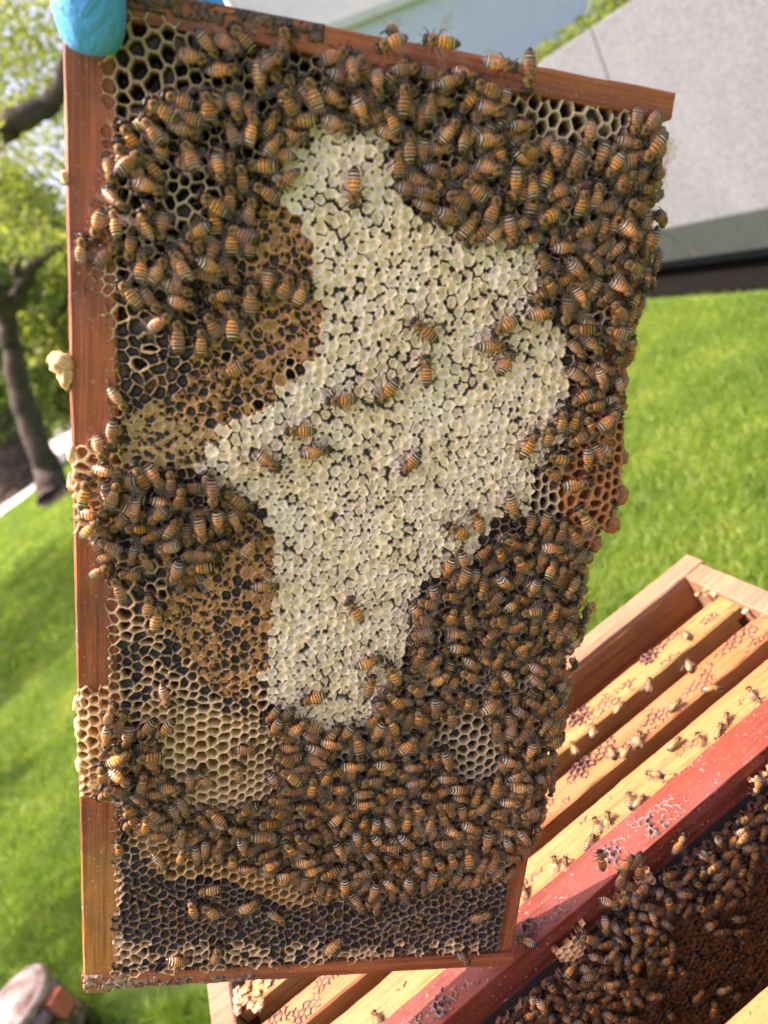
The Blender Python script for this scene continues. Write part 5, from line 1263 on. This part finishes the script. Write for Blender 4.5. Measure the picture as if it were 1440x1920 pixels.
for b in mass+[b for b in BEES if b['forced'] and b not in inview]:
    V_, F_, A_, M_ = LOW[b['tone'], b['pose'], b['var']]
    m4 = np.array(b['M']); W3 = V_@m4[:3, :3].T+m4[:3, 3]; VV.append(W3)
    for f in F_: CO.append(len(f)); LI.extend([i+base for i in f])
    AA.append(A_); TT.append(np.full(len(V_), rng.random())); MI.extend(M_); base += len(V_)
VV = np.concatenate(VV); me = bpy.data.meshes.new('bees')
me.vertices.add(len(VV)); me.vertices.foreach_set('co', VV.astype(np.float32).ravel())
me.loops.add(len(LI)); me.loops.foreach_set('vertex_index', np.array(LI, np.int32))
me.polygons.add(len(CO)); me.polygons.foreach_set('loop_start', np.concatenate([[0], np.cumsum(CO)[:-1]]).astype(np.int32))
for mt in (AB['amber'], AB['dark'], AB['pale'], M_fuzz, M_head, M_wing, M_leg): me.materials.append(mt)
me.polygons.foreach_set('use_smooth', np.ones(len(CO), bool)); me.polygons.foreach_set('material_index', np.array(MI, np.int32))
for nm, a in (('s', np.concatenate([np.array(q) for q in AA])), ('tone', np.concatenate(TT))):
    at = me.attributes.new(nm, 'FLOAT', 'POINT'); at.data.foreach_set('value', a.astype(np.float32))
me.update(calc_edges=True)
obj('bees', me, None, label='dense mass of honey bees over the lower combs of both frames', category='bees', kind='stuff')
print('tris', sum(sum(len(p.vertices)-2 for p in []) for _ in ()), 'mass faces', len(CO))
# ------------------------------------------------------------------ gloved hand holding the upper corner
M_glove, nt, p = mat('blue_nitrile', (.05, .36, .70), .42, .45)
p.inputs['Subsurface Weight'].default_value = .12; p.inputs['Subsurface Radius'].default_value = (.2, .5, 1.0); p.inputs['Subsurface Scale'].default_value = .003
tc = node(nt, 'ShaderNodeTexCoord'); mp = node(nt, 'ShaderNodeMapping'); mp.inputs['Scale'].default_value = (1, 1, 2.2); mp.inputs['Rotation'].default_value = (.4, .7, .3); nt.links.new(tc.outputs['Object'], mp.inputs[0])
n = node(nt, 'ShaderNodeTexNoise', Scale=75., Detail=3.0, Roughness=.5, Distortion=1.2); nt.links.new(mp.outputs[0], n.inputs[0])
n2 = node(nt, 'ShaderNodeTexNoise', Scale=700., Detail=2.0); nt.links.new(tc.outputs['Object'], n2.inputs[0])
ad = node(nt, 'ShaderNodeMath', operation='MULTIPLY_ADD'); nt.links.new(n2.outputs[0], ad.inputs[0]); ad.inputs[1].default_value = .04; nt.links.new(n.outputs[0], ad.inputs[2]); bumpn(nt, p, ad.outputs[0], .6, .005)
tu, tv = uvmm(124, 93)
chains = [[(tu, tv-1, 7, 7.5), (tu, tv+4, 9, 11.6), (tu-.5, tv+12, 11, 13.2), (tu-2, tv+24, 12.5, 13.2), (tu-5, tv+40, 8, 12.5), (tu-12, tv+58, -8, 15)]]
palm = (tu-16, tv+72, -30, 21)
chains[0].append(palm)
root = palm
hand = [palm, (tu-22, tv+110, -38, 26), (tu-30, tv+150, -45, 24), (tu-45, tv+230, -60, 31), (tu-60, tv+320, -80, 36)]
fingers = [[(tu+14, tv+58, -48, 11), (tu+34, tv+34, -50, 9.5), (tu+44, tv+12, -45, 8.8), (tu+45, tv-2, -40, 7.2)],
           [(tu+6, tv+52, -56, 11), (tu+24, tv+24, -56, 9.5), (tu+30, tv+0, -49, 8.8), (tu+30, tv-15, -41, 7.2)],
           [(tu-2, tv+50, -58, 10.5), (tu+12, tv+22, -58, 9), (tu+16, tv-2, -52, 8.4), (tu+16, tv-16, -44, 7)],
           [(tu-10, tv+50, -56, 9.5), (tu-2, tv+26, -58, 8), (tu+2, tv+6, -52, 7.4), (tu+3, tv-4, -45, 6.2)]]
V_ = []; E_ = []; Rr = []
def addv(q): V_.append((q[0]/1000, q[1]/1000, q[2]/1000)); Rr.append(q[3]/1000); return len(V_)-1
rp_ = addv(palm); last = rp_
for q in hand[1:]: k = addv(q); E_.append((last, k)); last = k
last = rp_
for q in chains[0][-2::-1]: k = addv(q); E_.append((last, k)); last = k
for fg in fingers:
    last = rp_
    for q in fg: k = addv(q); E_.append((last, k)); last = k
me = bpy.data.meshes.new('gloved_hand'); me.from_pydata(V_, E_, []); me.materials.append(M_glove)
gl = obj('gloved_hand', me, None, label='hand in a blue rubber glove pinching the upper corner of the frame', category='hand'); gl.matrix_world = FRAME_M
sk = gl.modifiers.new('skin', 'SKIN'); sk.use_smooth_shade = True
for i, r in enumerate(Rr): me.skin_vertices[0].data[i].radius = (r, r); me.skin_vertices[0].data[i].use_root = (i == 0)
ss = gl.modifiers.new('sub', 'SUBSURF'); ss.levels = 3; ss.render_levels = 3
